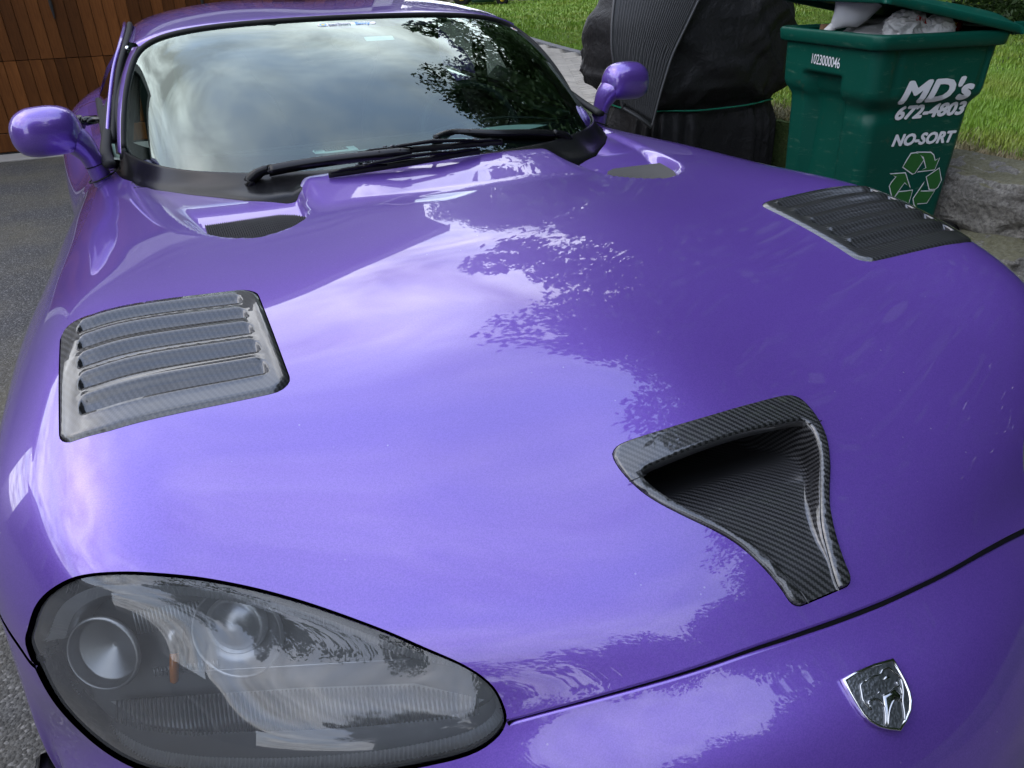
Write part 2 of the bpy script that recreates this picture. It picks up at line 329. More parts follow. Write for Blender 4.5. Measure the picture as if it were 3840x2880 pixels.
NET = np.array([[[0.0, 4.25, 0.92], [0.194, 4.25, 0.92], [0.388, 4.25, 0.91], [0.5335, 4.25, 0.9], [0.6596, 4.25, 0.88], [0.7566, 4.25, 0.86], [0.8342, 4.25, 0.82], [0.8876, 4.23, 0.76], [0.9118, 4.2, 0.66], [0.907, 4.2, 0.45], [0.873, 4.2, 0.25]], [[0.0, 3.7, 0.93], [0.2, 3.7, 0.93], [0.4, 3.7, 0.92], [0.55, 3.7, 0.91], [0.68, 3.7, 0.9], [0.78, 3.7, 0.88], [0.86, 3.7, 0.84], [0.915, 3.7, 0.78], [0.94, 3.7, 0.66], [0.935, 3.7, 0.45], [0.9, 3.7, 0.22]], [[0.0, 3.2, 0.88], [0.198, 3.2, 0.88], [0.396, 3.2, 0.88], [0.5445, 3.2, 0.88], [0.6732, 3.2, 0.87], [0.7722, 3.2, 0.85], [0.8514, 3.2, 0.81], [0.9058, 3.2, 0.74], [0.9306, 3.2, 0.62], [0.9256, 3.2, 0.42], [0.891, 3.2, 0.2]], [[0.0, 2.75, 0.8506], [0.193, 2.75, 0.8511], [0.386, 2.75, 0.8515], [0.5308, 2.75, 0.8518], [0.6562, 2.75, 0.8413], [0.7486, 2.75, 0.8191], [0.818, 2.75, 0.7647], [0.8649, 2.75, 0.6909], [0.8972, 2.75, 0.5745], [0.8989, 2.75, 0.3977], [0.8701, 2.75, 0.2001]], [[0.0, 2.35, 0.8513], [0.193, 2.35, 0.8526], [0.386, 2.35, 0.8537], [0.5308, 2.35, 0.8541], [0.6562, 2.35, 0.8488], [0.7457, 2.35, 0.8257], [0.8102, 2.35, 0.7677], [0.856, 2.35, 0.687], [0.8903, 2.35, 0.5608], [0.8955, 2.35, 0.3953], [0.8708, 2.35, 0.1996]], [[0.0, 2.0, 0.8665], [0.195, 2.0, 0.8661], [0.39, 2.0, 0.8608], [0.5362, 2.0, 0.8578], [0.663, 2.0, 0.8528], [0.7531, 2.0, 0.8349], [0.8196, 2.0, 0.7808], [0.8703, 2.0, 0.7011], [0.8986, 2.0, 0.5707], [0.9029, 2.0, 0.394], [0.8789, 2.0, 0.2183]], [[0.0, 1.68, 0.8769], [0.197, 1.68, 0.8775], [0.394, 1.68, 0.8687], [0.5418, 1.68, 0.8621], [0.6698, 1.68, 0.8603], [0.7608, 1.68, 0.8452], [0.8283, 1.68, 0.7884], [0.8785, 1.68, 0.713], [0.9076, 1.68, 0.582], [0.9109, 1.68, 0.414], [0.886, 1.68, 0.2472]], [[0.0, 1.38, 0.8677], [0.2, 1.38, 0.8674], [0.4, 1.38, 0.8624], [0.55, 1.38, 0.8626], [0.68, 1.38, 0.8655], [0.7701, 1.38, 0.8504], [0.8388, 1.38, 0.7996], [0.889, 1.38, 0.7245], [0.9194, 1.38, 0.6035], [0.9227, 1.38, 0.4445], [0.8971, 1.38, 0.2965]], [[0.0, 1.12, 0.8483], [0.2, 1.12, 0.8478], [0.4, 1.12, 0.8465], [0.55, 1.12, 0.8529], [0.68, 1.12, 0.8656], [0.7723, 1.12, 0.8591], [0.8391, 1.12, 0.8055], [0.8866, 1.12, 0.7315], [0.9156, 1.12, 0.615], [0.9189, 1.12, 0.4753], [0.8944, 1.12, 0.3462]], [[0.0, 0.88, 0.8128], [0.2, 0.88, 0.809], [0.4, 0.88, 0.8103], [0.55, 0.879, 0.8189], [0.68, 0.8796, 0.8327], [0.7719, 0.8841, 0.8245], [0.8413, 0.8934, 0.7784], [0.8888, 0.9032, 0.7098], [0.9116, 0.9158, 0.597], [0.9146, 0.924, 0.4562], [0.8925, 0.9304, 0.3262]], [[0.0, 0.66, 0.7618], [0.198, 0.66, 0.7487], [0.396, 0.66, 0.7459], [0.5445, 0.6693, 0.7507], [0.6732, 0.678, 0.7594], [0.7704, 0.7045, 0.7545], [0.8395, 0.7494, 0.7075], [0.8826, 0.7965, 0.6422], [0.8978, 0.8233, 0.5384], [0.904, 0.8269, 0.4071], [0.8837, 0.8202, 0.2766]], [[0.0, 0.48, 0.6843], [0.194, 0.48, 0.6777], [0.388, 0.5, 0.6686], [0.5335, 0.5292, 0.664], [0.6596, 0.5679, 0.6589], [0.7547, 0.6172, 0.6433], [0.8261, 0.68, 0.6065], [0.8713, 0.7454, 0.5531], [0.8931, 0.7768, 0.4702], [0.8946, 0.7829, 0.3585], [0.867, 0.7802, 0.2374]], [[0.0, 0.368, 0.6098], [0.19, 0.383, 0.608], [0.38, 0.428, 0.5996], [0.5225, 0.467, 0.5869], [0.646, 0.5218, 0.5693], [0.7395, 0.5871, 0.5445], [0.8124, 0.6684, 0.5139], [0.8616, 0.74, 0.4725], [0.8851, 0.7701, 0.4109], [0.8821, 0.7791, 0.3195], [0.8512, 0.7781, 0.2184]], [[0.0, 0.285, 0.5566], [0.188, 0.305, 0.5536], [0.376, 0.355, 0.5385], [0.517, 0.4046, 0.5179], [0.6392, 0.4647, 0.4923], [0.7324, 0.535, 0.4669], [0.8068, 0.6203, 0.4317], [0.858, 0.6953, 0.4013], [0.8815, 0.7251, 0.3508], [0.8769, 0.7351, 0.28], [0.8442, 0.735, 0.1993]], [[0.0, 0.225, 0.4728], [0.187, 0.245, 0.4698], [0.374, 0.305, 0.4574], [0.5143, 0.36, 0.4367], [0.6358, 0.425, 0.411], [0.7292, 0.5051, 0.3855], [0.8042, 0.585, 0.3553], [0.856, 0.6547, 0.3304], [0.8794, 0.6846, 0.2904], [0.8744, 0.6947, 0.2402], [0.8412, 0.695, 0.1799]], [[0.0, 0.2, 0.3719], [0.187, 0.22, 0.3696], [0.374, 0.28, 0.3611], [0.5143, 0.3401, 0.3455], [0.6358, 0.4101, 0.325], [0.7296, 0.4901, 0.3047], [0.8049, 0.5699, 0.2846], [0.8568, 0.6397, 0.2648], [0.8803, 0.6697, 0.24], [0.8754, 0.6797, 0.2002], [0.8421, 0.6799, 0.1603]], [[0.0, 0.215, 0.2406], [0.186, 0.235, 0.2402], [0.372, 0.295, 0.2347], [0.5115, 0.355, 0.2294], [0.6324, 0.4251, 0.2192], [0.7259, 0.505, 0.2091], [0.8009, 0.5849, 0.1992], [0.8525, 0.6549, 0.1894], [0.8759, 0.6849, 0.1797], [0.8711, 0.6949, 0.1601], [0.8383, 0.6949, 0.1405]]])
# ------------------------------------------------------------------ body surface (rows nose<->tail, columns centre->sill; natural cubic spline both ways)
def natbasis(n, t):
    A = np.zeros((n, n)); B = np.zeros((n, n)); A[0, 0] = A[-1, -1] = 1
    for i in range(1, n-1): A[i, i-1:i+2] = [1, 4, 1]; B[i, i-1:i+2] = [6, -12, 6]
    Mx = np.linalg.solve(A, B); t = np.clip(np.asarray(t, float), 0, n-1); i = np.minimum(t.astype(int), n-2); f = t-i; I = np.eye(n); a = 1-f
    return a[:, None]*I[i]+f[:, None]*I[i+1]+((a**3-a)/6)[:, None]*Mx[i]+((f**3-f)/6)[:, None]*Mx[i+1]
FNET = np.concatenate([NET[:, 1:][:, ::-1]*np.array([-1, 1, 1]), NET], 1)
def S0(u, v):
    U = natbasis(21, np.atleast_1d(u)+10); V = natbasis(17, np.atleast_1d(v)); return np.einsum('ti,ijk,tj->tk', V, FNET, U)
# recess below each windscreen corner: front rim, then the wall of the bonnet bulge
BASIN = np.array([(.668,1.96),(.650,1.86),(.628,1.76),(.606,1.65),(.580,1.54),(.556,1.468),(.520,1.420),(.468,1.396),(.423,1.410),(.374,1.452),(.349,1.50),(.335,1.58),(.328,1.663),(.320,1.74),(.320,1.9),(.50,2.1),(.668,2.1)])
def recess(x, y):
    """depth of the recess at plan position, both sides"""
    P = np.stack([np.abs(x), y], 1); ins = pip(P, BASIN); D = np.zeros(len(P))
    if ins.any():
        Q = P[ins]; rim = catmull(BASIN[:15], 4); d = dseg(Q, rim, False)
        w = .016+.026*sstep((.47+.0*Q[:, 0]-0+(Q[:, 0]-.47)*1.0-.37)/.14+.2)
        w = .014+.030*sstep((Q[:, 0]-.35)/.08)
        dep = .040-.033*sstep((Q[:, 1]-1.46)/.26)
        D[ins] = dep*sstep(d/w)
    return D
def kick(x, y):
    ax = np.abs(x); m = sstep((.345-ax)/.05)
    t = np.clip((y-1.49)/.06, 0, None); rise = np.where(t < 1, .5*t*t*.06, (t-.5)*.06)*.125
    roll = np.clip((y-1.695)/.05, 0, None)**2*.012
    return m*rise-.009*sstep((.62-ax)/.34)*sstep((y-1.15)/.45)*sstep((1.95-y)/.1)-m*roll
def Sp(u, v):
    P = S0(u, v); D = recess(P[:, 0], P[:, 1]); P[:, 2] += kick(P[:, 0], P[:, 1])-D; return P
def Nrm(u, v, f=None, e=.006):
    f = f or Sp; u = np.asarray(u, float); v = np.asarray(v, float)
    a = f(np.clip(u+e, -10, 10), v)-f(np.clip(u-e, -10, 10), v); b = f(u, np.clip(v+e, 0, 16))-f(u, np.clip(v-e, 0, 16))
    n = -np.cross(a, b); n /= np.linalg.norm(n, axis=1)[:, None]+1e-15; return n
_gu, _gv = np.meshgrid(np.linspace(-9, 9, 181), np.linspace(2, 15, 261)); _gu = _gu.ravel(); _gv = _gv.ravel(); _gP = S0(_gu, _gv)
def inv_xy(XY):
    """plan position -> u, v on the upper surface"""
    XY = np.atleast_2d(XY).astype(float); top = _gP[:, 2] > .40; gp = _gP[top]; gu = _gu[top]; gv = _gv[top]; U = []; 
    for q in XY:
        i = np.argmin((gp[:, 0]-q[0])**2+(gp[:, 1]-q[1])**2); U.append((gu[i], gv[i]))
    U = np.array(U)
    for _ in range(8):
        P = S0(U[:, 0], U[:, 1])[:, :2]; e = 1e-3
        Ju = (S0(U[:, 0]+e, U[:, 1])[:, :2]-P)/e; Jv = (S0(U[:, 0], U[:, 1]+e)[:, :2]-P)/e; r = XY-P
        det = Ju[:, 0]*Jv[:, 1]-Ju[:, 1]*Jv[:, 0]; det = np.where(np.abs(det) < 1e-9, 1e-9, det)
        U[:, 0] += np.clip((r[:, 0]*Jv[:, 1]-r[:, 1]*Jv[:, 0])/det, -.3, .3); U[:, 1] += np.clip((Ju[:, 0]*r[:, 1]-Ju[:, 1]*r[:, 0])/det, -.3, .3)
    return U
def onS(x, y, h=0.0, f=None):
    U = inv_xy(np.stack([np.atleast_1d(x), np.atleast_1d(y)], 1)); P = (f or S0)(U[:, 0], U[:, 1]); return P+Nrm(U[:, 0], U[:, 1], f or S0)*h

# outlines in surface coordinates
def louv_uv(a, b, side=-1):
    a = np.asarray(a, float); b = np.asarray(b, float); u = 5.035-a*2.362
    vr = 7.89+.14*np.clip((u-2.7)/1.8, 0, 1)**2*1.0+.09*np.clip((u-4.4)/.6, 0, 1.2)**2; vf = 9.075+.125*np.clip((u-2.7)/1.7, 0, 1)
    return side*u, vr*(1-b)+vf*b
LOUT = rrect(0, 1, 0, 1, .075, .085, 7)
def poly_louv(side, grow=0.0):
    q = rrect(-grow, 1+grow, -grow, 1+grow, .085, .095, 8); q = resample(q, .03); return np.stack(louv_uv(q[:, 0], q[:, 1], side), 1)
_so = np.array([(.765,10.122),(.80,10.18),(.80,10.30),(.765,10.44),(.705,10.56),(.60,10.71),(.485,10.86),(.395,11.0),(.33,11.16),(.285,11.33),(.262,11.47),(.248,11.59),(.21,11.645),(.15,11.655)])
SCO = np.vstack([_so, (_so*[-1, 1])[::-1], [(-.66, 10.096), (-.35, 10.108), (-.0, 10.118), (.35, 10.108), (.66, 10.096)]]); SCO[:, 0] -= .012
SCO = resample(catmull(SCO, 4, True), .035)
HO = np.array([(-6.275,10.49),(-6.053,10.36),(-5.795,10.238),(-5.555,10.178),(-5.29,10.146),(-5.011,10.129),(-4.654,10.14),(-4.311,10.17),(-3.92,10.239),(-3.576,10.347),(-3.258,10.485),(-2.954,10.651),(-2.661,10.842),(-2.458,11.018),(-2.265,11.222),(-2.152,11.416),(-2.099,11.604),(-2.090,11.809),(-2.100,11.93),(-2.135,12.03),(-2.20,12.12),(-2.324,12.206),(-2.503,12.248),(-2.854,12.25),(-3.212,12.24),(-3.759,12.21),(-4.406,12.171),(-4.948,12.149),(-5.35,12.13),(-5.70,12.05),(-6.0,11.90),(-6.19,11.68),(-6.28,11.40),(-6.30,11.10),(-6.29,10.80)])
HOs = resample(catmull(HO, 4, True), .07)
SEAM = np.array([(-2.11,11.99),(-1.678,11.945),(-1.284,11.903),(-.715,11.862),(-.397,11.872),(-.05,11.90),(.339,11.935),(.776,11.98),(1.289,12.08),(1.70,12.20),(2.049,12.311),(2.48,12.43)])
HOR = HOs*[-1, 1]; HOR[:, 1] += .33*np.exp(-((HOR[:, 0]-2.0)/.9)**2); HOR[:, 0] += .36*sstep((4.2-HOR[:, 0])/1.7)
SEAMc = catmull(SEAM, 6)
CAB = np.array([(-1.50,5.80),(-1.60,5.79),(-1.64,5.86),(-1.665,6.0),(-1.72,6.09),(-1.82,6.11),(-2.285,5.916),(-2.7,5.72),(-3.16,5.48),(-3.66,5.20),(-3.95,4.97),(-4.30,4.66),(-4.50,4.40),(-4.66,4.10),(-4.80,3.6),(-4.90,3.0),(-4.85,2.2),(-4.5,1.6),(-3.6,1.1),(-2,.8)])
CABs = np.vstack([CAB, (CAB*[-1, 1])[::-1]]); CABs = resample(np.vstack([CABs, [(.8, 5.835), (0, 5.85), (-.8, 5.835)]]), .05)
def band(line, w):
    """closed thin polygon around an open uv polyline; w = half width (scalar or per point)"""
    P = np.asarray(line, float); t = np.gradient(P, axis=0); t /= np.linalg.norm(t, axis=1)[:, None]; n = np.stack([-t[:, 1], t[:, 0]], 1); w = np.broadcast_to(np.asarray(w, float), (len(P),))[:, None]
    return np.vstack([P+n*w, (P-n*w)[::-1]])
sgap = band(SEAMc, np.linspace(.040, .066, len(SEAMc)))
# lower edge of the bonnet outboard of the lamps, running back to the wheel arch
def inv_side(YZ):
    gu, gv = np.meshgrid(np.linspace(5.5, 10, 361), np.linspace(3, 14, 881)); gu = gu.ravel(); gv = gv.ravel(); gp = S0(gu, gv); out = []
    for q in np.atleast_2d(YZ): i = np.argmin((gp[:, 1]-q[0])**2+(gp[:, 2]-q[1])**2); out.append((gu[i], gv[i]))
    return np.array(out)
_th = np.radians(np.arange(-8, 189, 6.0)); ARCH = inv_side(np.stack([1.22+.345*np.cos(_th), .32+.335*np.sin(_th)], 1))
ARCH = np.vstack([ARCH, [(10.0, ARCH[-1, 1]), (10.0, ARCH[0, 1])]])
LOWE = np.array([(6.24,10.72),(6.36,10.66),(6.50,10.50),(6.75,10.28),(7.05,10.02),(7.35,9.80)])
lgap = band(catmull(LOWE, 4), .035)
DOORF = np.array([(4.66, 4.05), (5.3, 4.25), (6.0, 4.5), (6.8, 4.75), (7.6, 4.9), (8.6, 5.0), (9.6, 5.0)]); dgap = band(catmull(DOORF, 4), .012)
DOORR = np.array([(4.75, 1.42), (5.3, 1.33), (5.8, 1.31), (6.6, 1.4), (7.6, 1.7), (8.6, 2.0), (9.6, 2.0)]); rgap = band(catmull(DOORR, 4), .012)
mir = lambda P: P*[-1, 1]
car = empty('sports_car', (0, 1.9, 0), label='glossy purple two-seat sports car with black carbon bonnet vents, parked on the asphalt driveway', cat='car')
CARINV = Matrix.Translation((0, -1.9, 0))
def cpart(o, parent=None):
    """keep world coordinates under a parent"""
    o.parent = parent or car; o.matrix_parent_inverse = (parent.matrix_world.inverted() if parent else CARINV); return o
def P_(mb, name, mat, parent=None, **k): o = mb.build(name, mat, None, **k); return cpart(o, parent)
def SUB(name, V, F, mat, parent=None, **k): return cpart(obj(name, V, F, mat, None, **k), parent)
def P0(parent): return parent   # sub-parts: parents sit at the world origin of their mesh

def build_shell():
    polysL = [(poly_louv(-1, .004), True), (poly_louv(1, .004), True), (SCO, True), (HOs, True), (HOR, True), (CABs, True), (sgap, True),
              (lgap, True), (mir(lgap), True), (dgap, True), (mir(dgap), True), (rgap, True), (mir(rgap), True), (ARCH, True), (mir(ARCH), True)]
    gu = np.arange(-9.95, 9.96, .1); gv = np.arange(0.05, 15.96, .1); A, B = np.meshgrid(gu, gv); pts = np.stack([A.ravel(), B.ravel()], 1)
    fine = []
    for s in (-1, 1):
        a, b = np.meshgrid(np.arange(1.40, 4.1, .045), np.arange(4.85, 7.15, .035)); fine.append(np.stack([s*a.ravel(), b.ravel()], 1))
    for s in (-1, 1): pts = pts[~((s*pts[:, 0] > 1.38) & (s*pts[:, 0] < 4.12) & (pts[:, 1] > 4.83) & (pts[:, 1] < 7.17))]
    a, b = np.meshgrid(np.arange(-1.36, 1.37, .1), np.arange(5.7, 6.8, .04)); fine.append(np.stack([a.ravel(), b.ravel()], 1))
    pts = pts[~((np.abs(pts[:, 0]) < 1.38) & (pts[:, 1] > 5.68) & (pts[:, 1] < 6.82))]
    pts = np.vstack([pts]+fine)
    e = [(-10, v) for v in np.arange(0, 16.01, .2)]+[(10, v) for v in np.arange(0, 16.01, .2)]+[(u, 0) for u in np.arange(-9.8, 9.9, .2)]+[(u, 16) for u in np.arange(-9.8, 9.9, .2)]
    V, F = cdt(np.vstack([pts, e]), [p for p, c in polysL], [c for p, c in polysL], .016)
    C = V[F].mean(1); drop = np.zeros(len(F), bool)
    for p, c in polysL:
        drop |= pip(C, p)
    ar = (V[F[:, 1]]-V[F[:, 0]]); br = (V[F[:, 2]]-V[F[:, 0]]); drop |= np.abs(ar[:, 0]*br[:, 1]-ar[:, 1]*br[:, 0]) < 1e-9
    # which panel
    line = np.vstack([mir(catmull(LOWE, 4))[::-1], mir(HOR[:1])*0+[(-6.2, 10.9)], [(-4, 11.5)], SEAMc, [(4, 11.6)], [(6.2, 10.9)], catmull(LOWE, 4)])
    seam_v = np.interp(C[:, 0], np.r_[-7.36, -6.9, -6.55, -6.3, -6.2, SEAMc[:, 0], 6.2, 6.3, 6.55, 6.9, 7.36], np.r_[9.8, 10.15, 10.45, 10.7, 11.0, SEAMc[:, 1], 11.0, 10.7, 10.45, 10.15, 9.8])
    bump_ = (C[:, 1] > seam_v) & ~drop
    df = np.interp(np.abs(C[:, 0]), DOORF[:, 0], DOORF[:, 1]); dr = np.interp(np.abs(C[:, 0]), DOORR[:, 0], DOORR[:, 1])
    inner = np.abs(C[:, 0]) < 4.66
    bonnet = ~drop & ~bump_ & ((C[:, 1] > df) | (inner & (C[:, 1] > 3.5)))
    door = ~drop & ~bump_ & ~bonnet & (C[:, 1] > dr) & ~inner
    rear = ~drop & ~bump_ & ~bonnet & ~door
    F = F[:, ::1]
    P3 = Sp(V[:, 0], V[:, 1]); N3 = Nrm(V[:, 0], V[:, 1])
    # orient
    f = F[~drop]; nn = np.cross(P3[f[:, 1]]-P3[f[:, 0]], P3[f[:, 2]]-P3[f[:, 0]]); flip = (nn*N3[f[:, 0]]).sum(1).mean() < 0
    if flip: F = F[:, ::-1]
    def panel(name, mask, polys, **k):
        Vc, Fc, u = compact(P3, F[mask]); Nc = N3[u]; Vl = [Vc]; Nl = [Nc]; Fl = [Fc.tolist()]; n = len(Vc)
        for poly, dep, rr in polys:       # folded edge around an opening: rounded lip then a wall
            q = np.asarray(poly, float); inn = offset_poly(q, .012); p = Sp(q[:, 0], q[:, 1]); nrm = Nrm(q[:, 0], q[:, 1]); pi_ = Sp(inn[:, 0], inn[:, 1]); d = pi_-p; d -= nrm*(d*nrm).sum(1)[:, None]; d /= np.linalg.norm(d, axis=1)[:, None]+1e-12
            rings = [(p, nrm), (p+d*rr*.5-nrm*rr*.14, nrm*.86+d*.5), (p+d*rr*.86-nrm*rr*.5, nrm*.5+d*.86), (p+d*rr-nrm*rr, d), (p+d*rr-nrm*dep, d)]; m = len(q)
            # drop segments touching triangles that are not ours
            own = pip((q+(q-inn)*1.5), np.array([(-99, -99), (99, -99), (99, 99), (-99, 99)])) if name == 'all' else None
            for r_, nn_ in rings: Vl.append(r_); Nl.append(nn_/np.linalg.norm(nn_, axis=1)[:, None])
            out = q+(q-inn)*1.0
            sel = keep(name, out)
            for i in range(4):
                for j in range(m):
                    if not (sel[j] and sel[(j+1) % m]): continue
                    a, b = n+i*m+j, n+i*m+(j+1) % m; c, d_ = n+(i+1)*m+(j+1) % m, n+(i+1)*m+j; Fl.append([(a, b, c), (a, c, d_)])
            n += 5*m
        FF = sum([list(map(tuple, x)) for x in Fl], [])
        return SUB(name, np.concatenate(Vl), FF, MT['paint'], normals=np.concatenate(Nl), **k)
    def keep(name, q):
        sv = np.interp(q[:, 0], np.r_[-7.36, -6.9, -6.55, -6.3, -6.2, SEAMc[:, 0], 6.2, 6.3, 6.55, 6.9, 7.36], np.r_[9.8, 10.15, 10.45, 10.7, 11.0, SEAMc[:, 1], 11.0, 10.7, 10.45, 10.15, 9.8])
        below = q[:, 1] > sv; return below if name == 'front_bumper' else ~below
    common = [(resample(HOs, .07), .03, .003), (resample(HOR, .07), .03, .003), (resample(sgap, .06), .014, .0035), (resample(lgap, .05), .012, .003), (resample(mir(lgap), .05), .012, .003)]
    h = panel('bonnet', bonnet, common+[(poly_louv(-1, .004), .012, .002), (poly_louv(1, .004), .012, .002), (SCO, .012, .002), (resample(ARCH, .06), .05, .006), (resample(mir(ARCH), .06), .05, .006)])
    f2 = Vector
    panel('front_bumper', bump_, common)
    for s in (-1, 1):
        m = door & (np.sign(C[:, 0]) == s); panel('door', m, [])
    panel('rear_body', rear, [])
    # front edge of the recess by the cabin: folded lip of bonnet at cowl
    q = CABs; p = Sp(q[:, 0], q[:, 1]); mb = MB(); nrm = Nrm(q[:, 0], q[:, 1]); mb.loft([p-nrm*.0005, p-nrm*.004, p-nrm*.03]); P_(mb, 'body_flange', MT['paint'])
    # near-black strip under every gap, its shade put into the colour
    mb = MB()
    for g in (SEAMc, -SEAMc[:0], catmull(LOWE, 4), mir(catmull(LOWE, 4)), catmull(DOORF, 4), mir(catmull(DOORF, 4)), catmull(DOORR, 4), mir(catmull(DOORR, 4))):
        if len(g) < 3: continue
        bd = band(g, .14); k = len(g); a = bd[:k]; b = bd[k:][::-1]; pa = S0(a[:, 0], a[:, 1])-Nrm(a[:, 0], a[:, 1], S0)*.016; pb = S0(b[:, 0], b[:, 1])-Nrm(b[:, 0], b[:, 1], S0)*.016; m_ = MB(); m_.grid(np.stack([pa, pb])); P_(m_, 'panel_gap_seal', MT['dark'])
    return h
bonnet = build_shell()

# ------------------------------------------------------------------ louvred vent panels
def build_louvre(side):
    B0 = [.072, .238, .397, .566, .735]; B1 = [.190, .355, .514, .685, .865]; a0, a1 = .135, .922
    out = resample(rrect(0, 1, 0, 1, .085, .095, 8), .03); rim = offset_poly(out, .010); rim2 = offset_poly(out, .024)
    polys = [out, rim, rim2]; slots = []
    for k in range(5):
        c = rrect(a0-.0*k, a1+.003*k-.006, B0[k], B1[k], .030, .022, 5)
        c = resample(c, .020); polys += [offset_poly(c, -.012), c, offset_poly(c, .006), offset_poly(c, .014), offset_poly(c, .026), offset_poly(c, .040)]; slots.append(c)
    A, B = np.meshgrid(np.arange(.02, 1, .03), np.arange(.015, 1, .022)); V, F = cdt(np.stack([A.ravel(), B.ravel()], 1), polys, [True]*len(polys), .006)
    C = V[F].mean(1); ins = pip(C, out); F = F[ins]; C = C[ins]
    h = np.full(len(V), .0035); de = dseg(V, out); h -= .0045*(1-sstep(de/.022))
    for k, c in enumerate(slots):
        i = pip(V, c) | (dseg(V, c) < 1e-5); d = dseg(V, c); t = np.clip((V[:, 1]-B0[k])/(B1[k]-B0[k]), 0, 1)
        ext = ~i & (d < .03); bow = .0034*(1-sstep(d/.030))*np.where(V[:, 1] < (B0[k]+B1[k])/2, 1, .35); ef = sstep((V[:, 0]-a0-.0)/.03)*sstep((a1-V[:, 0])/.03); h = np.where(ext, h+bow*ef, h)
        fl = .0040-.0170*t; db = (V[:, 1]-B0[k])/1.0; wall = sstep(d/.010)*sstep(db/.050+.10); h = np.where(i, (.0035+np.where(t < .5, .0028, .0015)*ef)*(1-wall)+fl*wall, h)
    u, v = louv_uv(V[:, 0], V[:, 1], side); P = S0(u, v); n = Nrm(u, v, S0)
    def HP(): return P+n*h[:, None]
    Q = HP(); uv = P[:, :2]*1.0
    fn = np.cross(Q[F[:, 1]]-Q[F[:, 0]], Q[F[:, 2]]-Q[F[:, 0]]); 
    if (fn*n[F[:, 0]]).sum() < 0: F = F[:, ::-1]; fn = -fn
    vn = np.zeros_like(Q)
    for j in range(3): np.add.at(vn, F[:, j], fn)
    vn /= np.linalg.norm(vn, axis=1)[:, None]+1e-12
    sid = np.full(len(F), -1)
    for k, c in enumerate(slots): sid[pip(C, offset_poly(c, .004))] = k
    vc, fc, ix = compact(Q, F[sid < 0]); p = SUB('vent_panel', vc, fc, MT['vent_carbon'], normals=vn[ix], uv=uv[ix], label='carbon fibre vent panel with five louvres, on the '+('nearer' if side < 0 else 'farther')+' side of the bonnet')
    for k in range(5):
        vc, fc, ix = compact(Q, F[sid == k]); SUB('louvre', vc, fc, MT['vent_carbon'], parent=p, normals=vn[ix], uv=uv[ix])
        # dark throat under the front lip of each slot and at its outer end
        ta = np.linspace(a0+.02, a1-.02, 14); uu, vv = louv_uv(ta, np.full(14, B1[k]-.012), side); q0 = S0(uu, vv)+Nrm(uu, vv, S0)*-.0085; uu, vv = louv_uv(ta, np.full(14, B1[k]-.003), side); q1 = S0(uu, vv)+Nrm(uu, vv, S0)*.0012
        mb = MB(); mb.grid(np.stack([q0, q1])); P_(mb, 'vent_throat', MT['dark'], parent=p)
        uu, vv = louv_uv(np.array([a0+.006, a0+.006, a0+.028]), np.array([B0[k]+.035, B1[k]-.022, B1[k]-.012]), side); q = S0(uu, vv)+Nrm(uu, vv, S0)*np.array([.002, -.004, -.0105])[:, None]
        uu, vv = louv_uv(np.array([a0+.001]), np.array([B1[k]-.03]), side); q3 = S0(uu, vv)+Nrm(uu, vv, S0)*.001
        m2 = MB(); m2.add(np.vstack([q, q3]), [(0, 1, 2), (0, 3, 1)]); P_(m2, 'vent_throat', MT['dark'], parent=p)
    # rubber lip in the hole round the panel
    q = poly_louv(side, .004); mb = MB(); rings = []
    for dd, hh in ((0, -.011), (.012, -.004), (.03, -.008)): w = offset_poly(q, dd); rings.append(S0(w[:, 0], w[:, 1])+Nrm(w[:, 0], w[:, 1], S0)*hh)
    mb.loft(rings); P_(mb, 'vent_seal', MT['black_gloss'], parent=p)
for s in (-1, 1): build_louvre(s)

